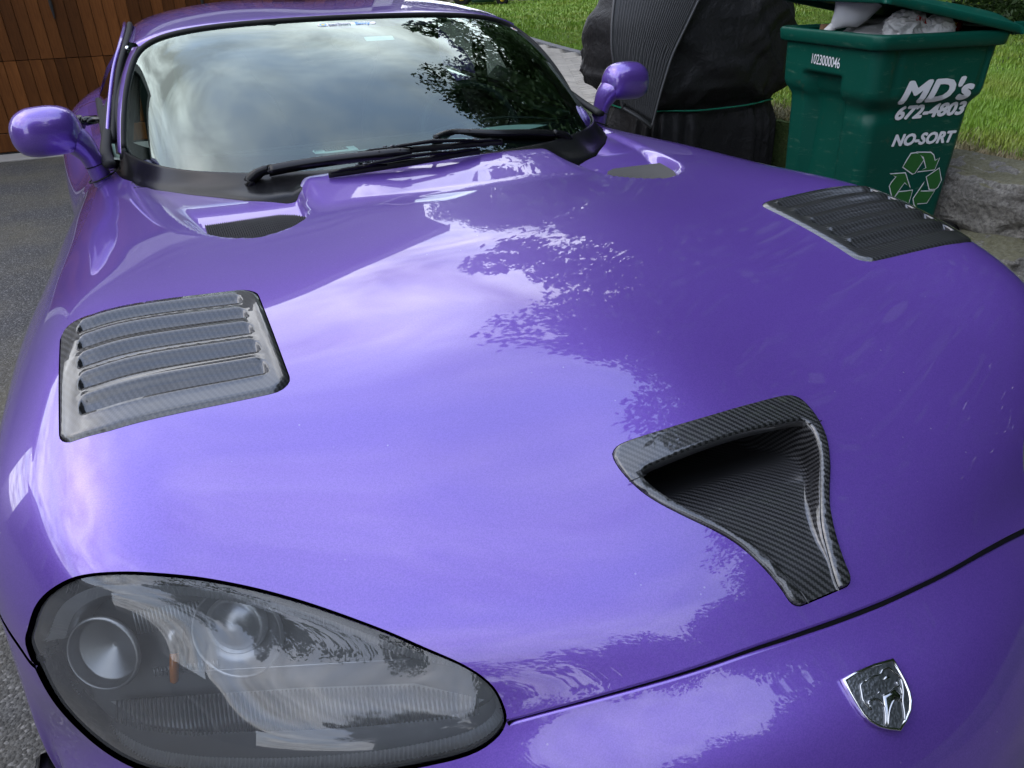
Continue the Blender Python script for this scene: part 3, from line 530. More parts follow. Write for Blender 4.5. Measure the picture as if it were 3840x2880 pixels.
# ------------------------------------------------------------------ duct in the bonnet centre
def build_scoop():
    hy = np.array([.400, .412, .432, .453, .470, .490, .507, .532, .550, .572, .583, .593]); hw = np.array([.024, .0255, .034, .042, .052, .069, .083, .107, .121, .1325, .135, .134])
    cx = -.0035; ys = np.linspace(.400, .582, 34); w = np.interp(ys, hy, hw); k_ = np.ones(5)/5; w[2:-2] = np.convolve(w, k_, 'valid')
    right = np.stack([cx+w, ys], 1); rc = [(cx+.1345-.010*(1-math.cos(t)), .584+.012*math.sin(t)) for t in np.linspace(0, math.pi/2, 6)]
    rear = [(cx+q, .5965+.002*(1-(q/.12)**2)) for q in np.linspace(.117, -.117, 22)]
    lft = [(2*cx-a, b) for a, b in (right.tolist()+[list(q) for q in rc])][::-1]
    front = [(cx+q, .4005) for q in np.linspace(-.018, .018, 6)]
    I = np.array(right.tolist()+[list(q) for q in rc]+rear+lft+front)
    Oxy = S0(SCO[:, 0], SCO[:, 1])[:, :2]
    if np.sum(Oxy[:, 0]*np.roll(Oxy[:, 1], -1)-np.roll(Oxy[:, 0], -1)*Oxy[:, 1]) < 0: Oxy = Oxy[::-1]
    Oxy = resample(Oxy, .006); I = resample(I, .005)
    O2 = offset_poly(Oxy, .0012); O3 = offset_poly(Oxy, .0028); I2 = offset_poly(I, -.0010); I3 = offset_poly(I, -.0024)
    A, B = np.meshgrid(np.arange(-.17, .17, .008), np.arange(.395, .65, .008)); polys = [Oxy, O2, O3, I3, I2, I]
    V, F = cdt(np.stack([A.ravel(), B.ravel()], 1), polys, [True]*6, .0015); C = V[F].mean(1)
    F = F[pip(C, Oxy) & ~pip(C, I)]; C = V[F].mean(1)
    U = inv_xy(V); P = S0(U[:, 0], U[:, 1]); n = Nrm(U[:, 0], U[:, 1], S0); do = dseg(V, Oxy); di = dseg(V, I)
    h = .0045-.006*(1-sstep(do/.0028))-.0030*(1-sstep(di/.0024)); h = np.where(do < 1e-6, -.003, h)
    Q = P+n*h[:, None]; fn = np.cross(Q[F[:, 1]]-Q[F[:, 0]], Q[F[:, 2]]-Q[F[:, 0]])
    if (fn*n[F[:, 0]]).sum() < 0: F = F[:, ::-1]; fn = -fn
    vn = np.zeros_like(Q)
    for j in range(3): np.add.at(vn, F[:, j], fn)
    vn /= np.linalg.norm(vn, axis=1)[:, None]+1e-12
    root = None
    for nm, mk in (('duct_rear_frame', C[:, 1] > .5865), ('duct_front_frame', C[:, 1] <= .5862)):
        vc, fc, ix = compact(Q, F[mk]); o = SUB(nm, vc, fc, MT['carbon'], normals=vn[ix], uv=V[ix], parent=root); root = root or o
    # thin joint between the two frame pieces
    mb = MB()
    for s in (-1, 1):
        xs = np.linspace(.131, .156, 5)*s+cx; y_ = np.full(5, .5863); m_ = MB(); m_.tube(onS(xs, y_, .0042), .0008, 4); P_(m_, 'joint_line', MT['dark'], parent=root)
    # tray: walls and ramp, running back below the rear frame
    yy = np.r_[np.linspace(.4005, .59, 44), np.linspace(.60, .74, 10)]; rings = []; uvs = []
    for y in yy:
        wv = np.interp(y, hy, hw, right=.134)-.0001; yt = min(y, .594); top = onS(np.array([cx-wv, cx+wv]), np.array([yt, yt]), 0.0005); zc = onS(np.array([cx]), np.array([yt]))[0, 2]
        t = np.clip((y-.425)/.175, 0, 1.4); dep = .0015+.062*(t**1.25 if t > 0 else 0); zf = zc-dep; r_ = min(.012, dep*.6+.001); lean = min(.010, dep*.35)
        prof = [(0, 0)]; zt = top[:, 2]; row = []
        def side(s, z0):
            X = cx+s*wv; pts = [(X, z0)]
            for q in (.03, .12, .3, .55, .8): pts.append((X-s*(.0006+lean*q), z0+(zf+r_-z0)*q if z0 > zf+r_ else zf+r_*(1-q)))
            for th in (0, 25, 50, 75, 90): th = R(th); pts.append((X-s*(.0006+lean+r_*(1-math.cos(th))), zf+r_*(1-math.sin(th))))
            return pts
        L_ = side(-1, zt[0]); Rr = side(1, zt[1]); mid = [(L_[-1][0]+(Rr[-1][0]-L_[-1][0])*q, zf) for q in np.linspace(.1, .9, 9)]
        row = [(x, y, z) for x, z in L_+mid+Rr[::-1]]; rings.append(np.array(row)); 
    G = np.stack(rings); uv = G.reshape(-1, 3)[:, :2].copy(); uv[:, 0] += 0
    mb = MB(); mb.grid(G); dl = np.linalg.norm(np.diff(G, axis=1), axis=2); cl_ = np.concatenate([np.zeros((len(G), 1)), np.cumsum(dl, 1)], 1); cl_ -= cl_[:, cl_.shape[1]//2][:, None]; uv[:, 0] = cl_.ravel(); o = cpart(obj('duct_tray', np.concatenate(mb.V), mb.F, MT['carbon'], None, uv=uv), root)
    mb = MB(); mb.add([(cx-.14, .745, .60), (cx+.14, .745, .60), (cx+.14, .745, .76), (cx-.14, .745, .76)], [(0, 1, 2, 3)])
    mb.add([(cx-.14, .60, .733), (cx+.14, .60, .733), (cx+.14, .75, .765), (cx-.14, .75, .765)], [(0, 1, 2, 3)]); P_(mb, 'duct_throat', MT['dark'], parent=root)
    # turned-down inner lip of the rear frame
    q = [p for p in I if p[1] > .586]; q = np.array(sorted(q, key=lambda p: p[0])); a = onS(q[:, 0], q[:, 1], .001); mb = MB(); b = a-np.array([0, 0, .009]); c = b+np.array([0, .01, 0]); mb.grid(np.stack([a, b, c])); P_(mb, 'duct_lip', MT['carbon'], parent=root)
build_scoop()
# ------------------------------------------------------------------ windscreen, cowl, roof
_gx = np.array([0, .2, .4, .52, .58, .62, .655, .678]); GLP = np.polyfit(_gx**2, [1.725, 1.742, 1.800, 1.885, 1.955, 2.025, 2.12, 2.22], 4)
def Gl(s):   # lower glass edge
    s = np.asarray(s, float); a = np.abs(s); x = .678*np.sin(s*math.pi/2*.92)/math.sin(math.pi/2*.92)
    y = np.polyval(GLP, x*x); z = .880+.010*(np.abs(x)/.678)**3; return np.stack([x, y, z], -1)
def Gt(s):   # upper glass edge
    s = np.asarray(s, float); a = np.abs(s); x = .575*np.sin(s*math.pi/2*.80)/math.sin(math.pi/2*.80); r = np.abs(x)/.575
    return np.stack([x, 2.395+.10*r**2, 1.178-.022*r**2-.030*r**6], -1)
def WS(s, t):
    s = np.asarray(s, float); t = np.asarray(t, float); B = Gl(s); T = Gt(s); P = B+(T-B)*t[..., None]
    d = 4*t*(1-t); P[..., 2] += .022*d; P[..., 1] -= .012*d; P[..., 0] += np.sign(s)*np.abs(s)**3*.010*d; return P
def smooth_pts(P, n=3):
    for _ in range(n): P[1:-1] = (P[:-2]+2*P[1:-1]+P[2:])/4
    return P
def glass_poly():
    q = rrect(-.998, .998, 0.0, 1.0, .10, .02, 8); q = np.array([p for p in q]);
    top = [(p[0], p[1]) for p in q]
    L = []; 
    for p in rrect(-.998, .998, 0, 1, .16, .17, 8):
        L.append(p if p[1] > .5 else (math.copysign(.998, p[0]) if abs(p[0]) > .8 and p[1] > .02 else p[0], p[1] if p[1] < .3 and abs(p[0]) < .9 else max(0, p[1]*.0)))
    return resample(np.array(L), .03)
GP = resample(np.array([(-.998, 0), (.998, 0)]+[(.998, .80), (.990, .87), (.965, .925), (.925, .965), (.865, .99), (.80, 1.0)]+[(-.80, 1.0), (-.865, .99), (-.925, .965), (-.965, .925), (-.990, .87), (-.998, .80)]), .03)
def build_screen():
    A, B = np.meshgrid(np.linspace(-.97, .97, 70), np.linspace(.02, .98, 40)); V, F = cdt(np.stack([A.ravel(), B.ravel()], 1), [GP], [True], .012)
    F = F[pip(V[F].mean(1), GP)]; P = WS(V[:, 0], V[:, 1]); e = 1e-3
    def nr(s, t): a = WS(s+e, t)-WS(s-e, t); b = WS(s, t+e)-WS(s, t-e); n = np.cross(a, b); n /= np.linalg.norm(n, axis=1)[:, None]; return n
    n = nr(np.clip(V[:, 0], -.99, .99), V[:, 1])
    vc, fc, ix = compact(P, F); g = SUB('windscreen', vc, fc, MT['glass'], normals=n[ix])
    # dark frit band painted round the inside of the glass
    F2 = F; fr = []; C = V[F].mean(1)
    A, B = np.meshgrid(np.linspace(-.97, .97, 60), np.linspace(.0, 1, 60)); inner = np.array(GP); inner = inner*1.0
    w = np.where(inner[:, 1] < .1, 1, 0); q = offset_poly(inner, .035); q[:, 0] *= .985; q[:, 1] = np.clip(q[:, 1], .10, .975)
    V3, F3 = cdt(np.stack([A.ravel(), B.ravel()], 1), [GP, q], [True, True], .008); C3 = V3[F3].mean(1); F3 = F3[pip(C3, GP) & ~pip(C3, q)]
    n3 = nr(np.clip(V3[:, 0], -.99, .99), V3[:, 1]); vc, fc, ix = compact(WS(V3[:, 0], V3[:, 1])-n3*.003, F3); SUB('frit_band', vc, fc, MT['black_plastic'], parent=g)
    # rubber gasket round sides and top
    q = [p for p in np.roll(GP, 0, 0) if p[1] > .02]; k0 = max(range(len(q)), key=lambda i: (q[i][0] > 0, -q[i][1]))
    q = sorted(q, key=lambda p: math.atan2(p[0], p[1]-.2)); q = np.array(q); pts = WS(q[:, 0]*1.006, q[:, 1]*1.0); pts = smooth_pts(pts, 2); pts[:, 2] += .001
    mb = MB(); mb.tube(pts, .0072, 8); P_(mb, 'windscreen_gasket', MT['rubber'])
    return g, nr
screen, WSn = build_screen()

MT['grille'] = simple('grey_intake_mesh', (.035, .035, .037), .45)
def build_cowl():
    bx = np.array([0, .15, .30, .40, .45, .50, .561, .624, .662, .694, .706, .712]); by = np.array([1.67, 1.67, 1.665, 1.675, 1.705, 1.767, 1.838, 1.931, 2.01, 2.10, 2.17, 2.245])
    s = np.linspace(-1, 1, 121); G = Gl(s); r = np.abs(s); arc = np.sin(r*math.pi/2*.92)/math.sin(math.pi/2*.92)
    X = .712*arc; Y = np.interp(X, bx, by); B = onS(X, Y); B[:, 0] *= np.sign(s); B[:, 2] -= recess(B[:, 0], B[:, 1])
    rings = []
    for t, hz in ((-.10, -.03), (0, -.0045), (.04, -.001), (.12, .001), (.30, .000), (.55, .003), (.75, .008), (.86, .011), (.92, .012), (.97, .0095), (1.0, .004), (1.0, -.002)):
        p = B+(G-B)*t; p[:, 2] = B[:, 2]+(G[:, 2]-B[:, 2])*max(0, t)**1.25+hz; rings.append(p)
    mb = MB(); mb.grid(np.stack(rings)); c = P_(mb, 'cowl_panel', MT['black_plastic'])
    # black seals at both ends of the cowl running up beside the pillars
    for sd in (-1, 1):
        p = catmull([(sd*.715, 2.13, .880), (sd*.722, 2.24, .895), (sd*.712, 2.34, .925), (sd*.698, 2.44, .965), (sd*.682, 2.54, 1.0)], 5); mb = MB(); mb.tube(p, np.linspace(.016, .010, len(p)), 8, flat=.6); P_(mb, 'pillar_seal', MT['rubber'])
    # ribbed intake grille lying in each recess
    for sd in (-1, 1):
        xs = np.linspace(.352, .545, 96); mb = MB(); rows = []
        y1 = np.interp(xs, [.352, .372, .40, .46, .505, .545], [1.49, 1.520, 1.540, 1.548, 1.550, 1.552]); y0 = np.interp(xs, [.352, .374, .423, .468, .52, .545], [1.48, 1.452, 1.408, 1.392, 1.425, 1.470])
        for t in np.linspace(0, 1, 9):
            y = y0+(y1-y0)*t; P = onS(xs, y); dz = recess(xs, y); zf = np.interp(xs, [.352, .545], [0, 0]); lift = .004+.012*np.exp(-((xs-.44)/.07)**2)*math.sin(math.pi*min(1, t*1.1))**.5 if t > 0 else .004+0*xs
            P[:, 2] += -.028+lift+.014*t+np.where(np.arange(96) % 2 == 0, .0018, -.0018); P[:, 0] *= sd; rows.append(P)
        mb.grid(np.stack(rows)); P_(mb, 'intake_grille', MT['grille'], smooth=False)
build_cowl()

def build_roof():
    s = np.linspace(-1, 1, 61); r = np.abs(s); rows = []; T = Gt(s); T2 = T.copy(); T2[:, 0] *= 1.012
    for dy, dz, wx in ((-.004, -.003, 1.0), (.0, .004, 1.004), (.010, .008, 1.01), (.05, .0125, 1.02), (.16, .024, 1.035), (.32, .034, 1.045), (.55, .036, 1.045), (.80, .018, 1.03), (1.0, -.02, 1.0), (1.25, -.09, .93), (1.45, -.165, .85)):
        P = T2.copy(); P[:, 0] *= wx; P[:, 1] += dy-.10*r**2*min(1, dy*1.3); bub = .010*np.cos((np.abs(P[:, 0])-.27)/.27*math.pi/2)**2*min(1, dy*2) if dy > 0 else 0
        P[:, 2] += dz+bub-(.035*r**8)*min(1, dy*4); rows.append(P)
    mb = MB(); mb.grid(np.stack(rows)); P_(mb, 'roof', MT['paint'])
    for sd in (-1, 1):
        # painted pillar between screen and side window
        t = np.linspace(0, 1, 24); a = WS(np.full(24, sd*1.0), t*.985+.0); b = a.copy(); w = .016+.030*t**2; a[:, 0] += sd*.008; b[:, 0] += sd*(.012+.012*t); b[:, 1] += w+.012; b[:, 2] -= .004+.01*t; m_ = (a+b)/2; m_[:, 0] += sd*.005; m_[:, 2] += .004
        mb = MB(); mb.grid(np.stack([a, m_, b])); P_(mb, 'pillar_cover', MT['paint'])
        c = b.copy(); c[:, 1] += .055+.045*t; c[:, 0] += sd*(.012+.012*t); c[:, 2] -= .010; mb = MB(); mb.grid(np.stack([b, (b+c)/2+np.array([-sd*.012, 0, -.006]), c])); P_(mb, 'pillar_channel', MT['rubber'])
        # door window frame rail, side glass, belt seal
        top = np.array([(.702, 2.32, .905), (.678, 2.42, .980), (.648, 2.53, 1.060), (.618, 2.64, 1.115), (.598, 2.78, 1.148), (.590, 2.98, 1.160), (.592, 3.2, 1.145), (.60, 3.38, 1.10)]); top = catmull(top, 6)
        belt = np.stack([np.linspace(.722, .765, len(top)), np.linspace(2.33, 3.46, len(top)), np.linspace(.872, .885, len(top))], 1)
        for q in (top, belt): q[:, 0] *= sd
        G_ = np.stack([belt+(top-belt)*k for k in np.linspace(0, 1, 8)]); G_[..., 0] += sd*.012*(4*np.linspace(0, 1, 8)*(1-np.linspace(0, 1, 8)))[:, None]
        mb = MB(); mb.grid(G_); P_(mb, 'side_window', MT['sideglass'])
        mb = MB(); mb.tube(top, .009, 8); P_(mb, 'window_frame', MT['rubber'])
        o = top.copy(); o[:, 0] += sd*.014; o[:, 2] += .004; mb = MB(); mb.tube(o, .0055, 8); P_(mb, 'door_frame_trim', MT['paint'])
        mb = MB(); bb = belt.copy(); bb[:, 2] += .0; mb.tube(bb, .011, 8, flat=.6); P_(mb, 'belt_seal', MT['rubber'])
        # strip closing belt to body
        U = np.stack([np.interp(belt[:, 1], [2.3, 3.5], [4.9, 4.9]), belt[:, 1]], 1); e = onS(np.abs(belt[:, 0])+.045, belt[:, 1]); e[:, 0] *= sd
        mb = MB(); mb.grid(np.stack([belt, e])); P_(mb, 'door_top', MT['paint'])
        # quarter panel behind the window
        q0 = np.array([(.63*sd, 3.38, 1.09), (.60*sd, 3.55, 1.04), (.56*sd, 3.75, .985)]); q1 = np.array([(.765*sd, 3.46, .885), (.76*sd, 3.6, .90), (.74*sd, 3.8, .90)]); mb = MB(); mb.grid(np.stack([q0, (q0+q1)/2+np.array([sd*.01, 0, .01]), q1])); P_(mb, 'quarter_panel', MT['paint'])
        # chrome screw and clip on the channel, door handle button
        mb = MB(); mb.tube([(sd*.612, 2.60, 1.112), (sd*.612, 2.594, 1.116)], .006, 10); P_(mb, 'trim_screw', MT['chrome'])
        mb = MB(); mb.tube([(sd*.742, 2.62, .925), (sd*.772, 2.60, .925), (sd*.785, 2.59, .925)], [.012, .014, .010], 10); mb.tube([(sd*.785, 2.575, .94), (sd*.785, 2.60, .91)], .010, 8); P_(mb, 'window_stop', MT['black_gloss'])
build_roof()

# ------------------------------------------------------------------ wipers
def wiper(arm, blade, hinge_h):
    a = np.array(arm, float); mb = MB(); p = catmull(a[1:], 5); w = np.linspace(.0115, .0075, len(p)); 
    k = len(p); T = np.gradient(p, axis=0); T /= np.linalg.norm(T, axis=1)[:, None]; n = np.array([0, -.5, .86]); s = np.cross(T, n); rings = [p+s*w[:, None]-n*.011, p+s*w[:, None]+n*.0045, p+s*(w*.7)[:, None]+n*.006, p-s*(w*.7)[:, None]+n*.006, p-s*w[:, None]+n*.0045, p-s*w[:, None]-n*.011]
    mb.loft([np.stack([r[i] for r in rings]) for i in range(k)], True, True, True); root = P_(mb, 'wiper_arm', MT['black_plastic'])
    mb = MB(); b0 = a[0]; mb.tube(catmull([b0+(0, 0, -.035), b0+(0, 0, -.012), b0, a[0]*.4+a[1]*.6+(0, 0, .004), a[1]], 4), [.013]*4+[.0135]*4+[.0125]*4+[.0105]*4+[.0085], 10); P_(mb, 'wiper_pivot', MT['black_plastic'], parent=root)
    mb = MB(); mb.tube([a[1]+s[0]*.010, a[1]-s[0]*.010], .0052, 10); P_(mb, 'hinge_pin', MT['black_gloss'], parent=root)
    for f in (.62, .78):
        i = int(f*k); mb = MB(); mb.tube([p[i]+n*.005, p[i]+n*.0085], [.0022, .0014], 8); P_(mb, 'rivet', MT['black_gloss'], parent=root)
    # blade: yoke bars with slots, rubber below
    b = np.array(blade, float); q = catmull(b, 8); mb = MB(); mb.tube(q-n*.005, .0045, 6, flat=1.8); P_(mb, 'wiper_rubber', MT['rubber'], parent=root)
    L = np.linspace(0, 1, len(q)); at = lambda t: np.array([np.interp(t, L, q[:, i]) for i in range(3)])
    mb = MB(); mb.tube([at(.18)+n*.001, at(.30)+n*.010, at(.5)+n*.016, at(.70)+n*.010, at(.82)+n*.001], [.003, .0042, .005, .0042, .003], 6); 
    mb.tube([at(.02), at(.12)+n*.005, at(.26)+n*.006, at(.38)], [.0025, .0035, .0035, .0025], 6); mb.tube([at(.62), at(.74)+n*.006, at(.88)+n*.005, at(.98)], [.0025, .0035, .0035, .0025], 6)
    P_(mb, 'wiper_yoke', MT['black_plastic'], parent=root, kind='stuff')
    for t0 in (.20, .66):
        mb = MB()
        for j in range(3): c = at(t0+.045*j)+n*.0125; c2 = at(t0+.045*j+.025)+n*.0125; mb.tube([c, c2], .0016, 4)
        P_(mb, 'yoke_slot', MT['chrome'] if False else MT['lampgrey'], parent=root, kind='stuff')
    mb = MB(); mb.tube([p[-1]-n*.002, at(.5)+n*.014], .005, 6); P_(mb, 'blade_clip', MT['black_plastic'], parent=root)
wiper([(-.421, 1.768, .884), (-.378, 1.760, .903), (-.30, 1.742, .912), (-.20, 1.712, .920), (-.106, 1.672, .928), (-.07, 1.668, .925)], [(-.262, 1.672, .899), (-.08, 1.668, .905), (.113, 1.692, .909)], 0)
wiper([(.415, 1.80, .886), (.372, 1.80, .903), (.30, 1.792, .913), (.20, 1.790, .922), (.095, 1.818, .930), (.03, 1.775, .930)], [(-.171, 1.757, .918), (.01, 1.745, .917), (.19, 1.727, .916)], 0)

# ------------------------------------------------------------------ door mirrors
def door_mirror(sd):
    n = 28; path = []
    sec = [(.742, 2.196, .826, .031, .0245, 0), (.746, 2.195, .848, .030, .0235, 0), (.7505, 2.194, .872, .029, .023, 0)]
    mb = MB(); rings = []
    for x, y, z, ry, rx, _ in sec: rings.append([(sd*(x+rx*math.cos(t)), y+ry*math.sin(t), z-.30*rx*math.cos(t)) for t in np.linspace(0, 2*math.pi, n, False)])
    mb.loft(rings, True); root = P_(mb, 'mirror_stalk', MT['paint'], label='purple door mirror on the '+('passenger' if sd < 0 else 'driver')+' side')
    mb = MB(); rings = []
    for x, y, z, ry, rx in ((.7512, 2.194, .875, .0295, .0232), (.757, 2.192, .897, .032, .025), (.768, 2.189, .918, .040, .032), (.782, 2.184, .936, .048, .040), (.795, 2.180, .952, .052, .043), (.805, 2.178, .965, .050, .040)):
        rings.append([(sd*(x+rx*math.cos(t)), y+ry*math.sin(t), z-.25*rx*math.cos(t)) for t in np.linspace(0, 2*math.pi, n, False)])
    mb.loft(rings, True); P_(mb, 'mirror_neck', MT['paint'], parent=root)
    C = catmull([(.7555, 2.188, .958), (.7585, 2.186, .960), (.768, 2.182, .9635), (.785, 2.178, .9665), (.812, 2.175, .968), (.845, 2.175, .967), (.873, 2.177, .965), (.896, 2.181, .962), (.910, 2.185, .960), (.9155, 2.188, .959)], 3)
    A_ = catmull(np.array([(.010, .012), (.026, .028), (.043, .044), (.053, .052), (.0575, .056), (.058, .057), (.0555, .055), (.045, .046), (.027, .028), (.006, .007)]), 3); rings = []
    for c, (rz_, ry_) in zip(C, A_):
        ring = []
        for t in np.linspace(0, 2*math.pi, n, False):
            ca, sa = math.cos(t), math.sin(t); ca = math.copysign(abs(ca)**.80, ca); sa = math.copysign(abs(sa)**.80, sa); yy = sa*ry_*(.60 if sa > 0 else 1)
            ring.append((sd*c[0], c[1]+yy, c[2]+ca*rz_))
        rings.append(ring)
    mb = MB(); mb.loft(rings, True, True, True); P_(mb, 'mirror_shell', MT['paint'], parent=root)
    mb = MB(); m2 = [(sd*(.838+.052*math.cos(t)), 2.2145, .963+.042*math.sin(t)) for t in np.linspace(0, 2*math.pi, 24, False)]; mb.add(m2, [tuple(range(24))]); P_(mb, 'mirror_glass', MT['chrome'], parent=root)
    mb = MB(); t = np.linspace(0, 2*math.pi, 25); mb.tube(np.stack([sd*(.751+.0240*np.cos(t)), 2.194+.029*np.sin(t), .8735-.006*np.cos(t)], 1), .0008, 4, cap=False); mb2 = mb; P_(mb, 'mirror_joint', MT['dark'], parent=root)
    mb = MB(); mb.tube(np.stack([sd*(.742+.034*np.cos(t)), 2.196+.034*np.sin(t), .842-.012*np.cos(t)], 1), .0022, 6, cap=False); P_(mb, 'mirror_base_gasket', MT['rubber'], parent=root)
for s in (-1, 1): door_mirror(s)

# ------------------------------------------------------------------ headlamps
def inset3(uv, dist, f=None):
    f = f or S0; uv = np.asarray(uv, float); P = f(uv[:, 0], uv[:, 1]); e = 1e-3; Ju = (f(uv[:, 0]+e, uv[:, 1])-P)/e; Jv = (f(uv[:, 0], uv[:, 1]+e)-P)/e
    t = np.roll(P, -1, 0)-np.roll(P, 1, 0); t /= np.linalg.norm(t, axis=1)[:, None]; n = np.cross(Ju, Jv); n /= np.linalg.norm(n, axis=1)[:, None]; w = np.cross(n, t)
    c = uv.mean(0); Pc = f(np.array([c[0]]), np.array([c[1]]))[0]
    if ((Pc-P)*w).sum(1).mean() < 0: w = -w
    g11 = (Ju*Ju).sum(1); g12 = (Ju*Jv).sum(1); g22 = (Jv*Jv).sum(1); b1 = (w*Ju).sum(1); b2 = (w*Jv).sum(1); det = g11*g22-g12**2
    d = np.broadcast_to(dist, (len(uv),)); o = uv+np.stack([(b1*g22-b2*g12)/det*d, (b2*g11-b1*g12)/det*d], 1)
    for _ in range(2): o = (np.roll(o, 1, 0)+2*o+np.roll(o, -1, 0))/4
    return o
LC = np.array([-.6341, .5799, .6285]); LN = np.array([-.4778, -.8019, .3587]); LE1 = np.array([.8784, -.4362, .1951]); LE2 = np.array([0, .4084, .9128])
LN /= np.linalg.norm(LN); LE1 /= np.linalg.norm(LE1); LE2 = np.cross(LN, LE1)
def headlamp(sd):
    poly = HOs if sd < 0 else HOR*[-1, 1]; W = S0(HOs[:, 0], HOs[:, 1])-LC; O2 = np.stack([W @ LE1, W @ LE2], 1); OH = W @ LN
    if np.sum(O2[:, 0]*np.roll(O2[:, 1], -1)-np.roll(O2[:, 0], -1)*O2[:, 1]) < 0: O2 = O2[::-1]; OH = OH[::-1]
    O3 = resample(np.c_[O2, OH], .006); O2 = O3[:, :2]; OH = O3[:, 2]
    def hb(p):
        d = np.linalg.norm(p[:, None]-O2[None], axis=2)+1e-4; w = d**-2.6; return (w*OH).sum(1)/w.sum(1)
    def T(p, h):
        p = np.asarray(p, float); Q = LC+p[:, :1]*LE1+p[:, 1:2]*LE2+LN*np.broadcast_to(h, (len(p),))[:, None]; Q = Q.copy(); Q[:, 0] *= -sd; Q[:, 0] += .062*(sd > 0)*sstep((.72-Q[:, 0])/.27); return Q
    t = np.roll(O2, -1, 0)-np.roll(O2, 1, 0); ny = t[:, 0]/np.linalg.norm(t, axis=1); up_ = sstep((-ny+.15)/.9)*sstep((.262-O2[:, 0])/.10)   # 1 on the bonnet side
    def ins(d):
        q = offset_poly(O2, 1.0)-O2; q = O2+q*np.broadcast_to(d, (len(O2),))[:, None]
        for _ in range(3): q = (np.roll(q, 1, 0)+2*q+np.roll(q, -1, 0))/4
        return q
    i1 = ins(.003); i2 = ins(.0035+.0155*up_); i3 = ins(.013+.020*up_); i4 = ins(.019+.023*up_)
    mb = MB(); mb.loft([T(O2, OH-.016), T(ins(.0012), OH-.006), T(i1, OH-.007), T(i1, OH-.02)]); root = P_(mb, 'headlamp_bezel', MT['black_gloss'], label='clear headlamp in a black surround, '+('nearer lamp' if sd < 0 else 'farther lamp'))
    A, B = np.meshgrid(np.arange(-.26, .275, .009), np.arange(-.12, .16, .009)); g = np.stack([A.ravel(), B.ravel()], 1)
    def sheet(outline, hf, name, mat):
        V, F = cdt(g, [outline], [True], .003); F = F[pip(V[F].mean(1), outline)]; F = F if sd < 0 else F[:, ::-1]; vc, fc, ix = compact(T(V, hf(V)), F); return SUB(name, vc, fc, mat, parent=root)
    lo = ins(.002); sheet(lo, lambda p: hb(p)-.005+.015*(1-np.exp(-dseg(p, lo)/.030)), 'lens', MT['lens'])
    def flute(a, b, ha, hb_, mat, name, amp):
        m = 520; ta = np.linspace(0, len(a), m, False); ia = lambda P: np.stack([np.interp(ta, np.arange(len(P)+1), np.r_[P[:, i], P[0, i]]) for i in range(2)], 1)
        A_, B_ = ia(a), ia(b); z = np.where(np.arange(m) % 2 == 0, amp, -amp); oh = np.interp(ta, np.arange(len(OH)+1), np.r_[OH, OH[0]])
        mb = MB(); mb.loft([T(A_+(B_-A_)*q, oh+ha+(hb_-ha)*q+z) for q in (0, .5, 1)]); return P_(mb, name, mat, parent=root, smooth=False, kind='stuff')
    flute(i1, i2, -.010, -.013, MT['black_gloss'], 'fluted_shoulder', .0007); flute(i2, i3, -.013, -.022, MT['rim_silver'], 'fluted_rim', .0013)
    mb = MB(); mb.loft([T(i3, OH-.022), T(i4, OH*.5-.045)]); P_(mb, 'reflector_rim', MT['silver'], parent=root)
    sheet(ins(.016), lambda p: 0*p[:, 0]-.052, 'reflector_back', MT['lampgrey'])
    # ribbed lower reflector
    mb = MB()
    for x in np.arange(-.185, .235, .0052):
        top = np.interp(x, [-.2, .03, .16, .24], [-.020, -.037, -.050, -.076]); bot = np.interp(x, [-.2, -.16, -.07, .09, .2, .24], [-.035, -.055, -.078, -.092, -.096, -.084])
        if top-bot < .004: continue
        a = T(np.array([(x, top), (x, (top+bot)/2), (x, bot)]), np.array([-.040, -.034, -.030])); mb.tube(a, [.0012, .0015, .0012], 4, cap=False)
    P_(mb, 'lower_ribs', MT['black_gloss'], parent=root, kind='stuff')
    mb = MB(); mb.add(T([(-.195, -.022), (.03, -.036), (.165, -.049), (.238, -.078), (.20, -.093), (.09, -.09), (-.07, -.078), (-.16, -.055)], -.041), [tuple(range(8))]); P_(mb, 'lower_reflector', MT['silver'], parent=root)
    mb = MB(); mb.tube(T([(-.118, .0094), (-.053, .0032), (.0257, -.0034), (.17, -.0151)], -.030), .0012, 6); P_(mb, 'reflector_ledge', MT['silver'], parent=root)
    def bowl(cx, cy, r, name, prof, sx=1.0):
        mb = MB(); mb.loft([T([(cx+r*q*math.cos(t)*sx, cy+r*q*math.sin(t)) for t in np.linspace(0, 2*math.pi, 36, False)], h-.030) for q, h in prof], True, False, True); return P_(mb, name, MT['silver'], parent=root)
    bowl(-.176, .042, .040, 'turn_lamp_bowl', [(1.1, .002), (1.03, .007), (1.0, .004)]+[(q, -.006-.014*(1-q)+(.0006 if i % 2 else 0)) for i, q in enumerate(np.linspace(.94, .05, 16))])
    bowl(-.0165, .042, .050, 'main_lamp_bowl', [(1.06, -.002), (1.02, .003), (.98, 0), (.90, -.008), (.70, -.016)]); bowl(-.0195, .049, .033, 'projector_lens', [(1.05, -.014), (1.02, -.004), (.98, -.003), (.94, -.008), (.80, -.001), (.50, .006), (.2, .009), (.02, .0095)])
    mb = MB(); a, b = T([(-.0898, .0343), (-.0997, -.0033)], -.024); mb.tube([a+(b-a)*t for t in (0, .1, .5, .9, 1)], [.003, .0050, .0055, .0050, .0015], 10); P_(mb, 'amber_bulb', MT['amber'], parent=root)
    mb = MB(); mb.tube([a+(a-b)*.8, a+(a-b)*.3, a], [.011, .010, .0065], 12); P_(mb, 'bulb_holder', MT['silver'], parent=root)
    mb = MB()
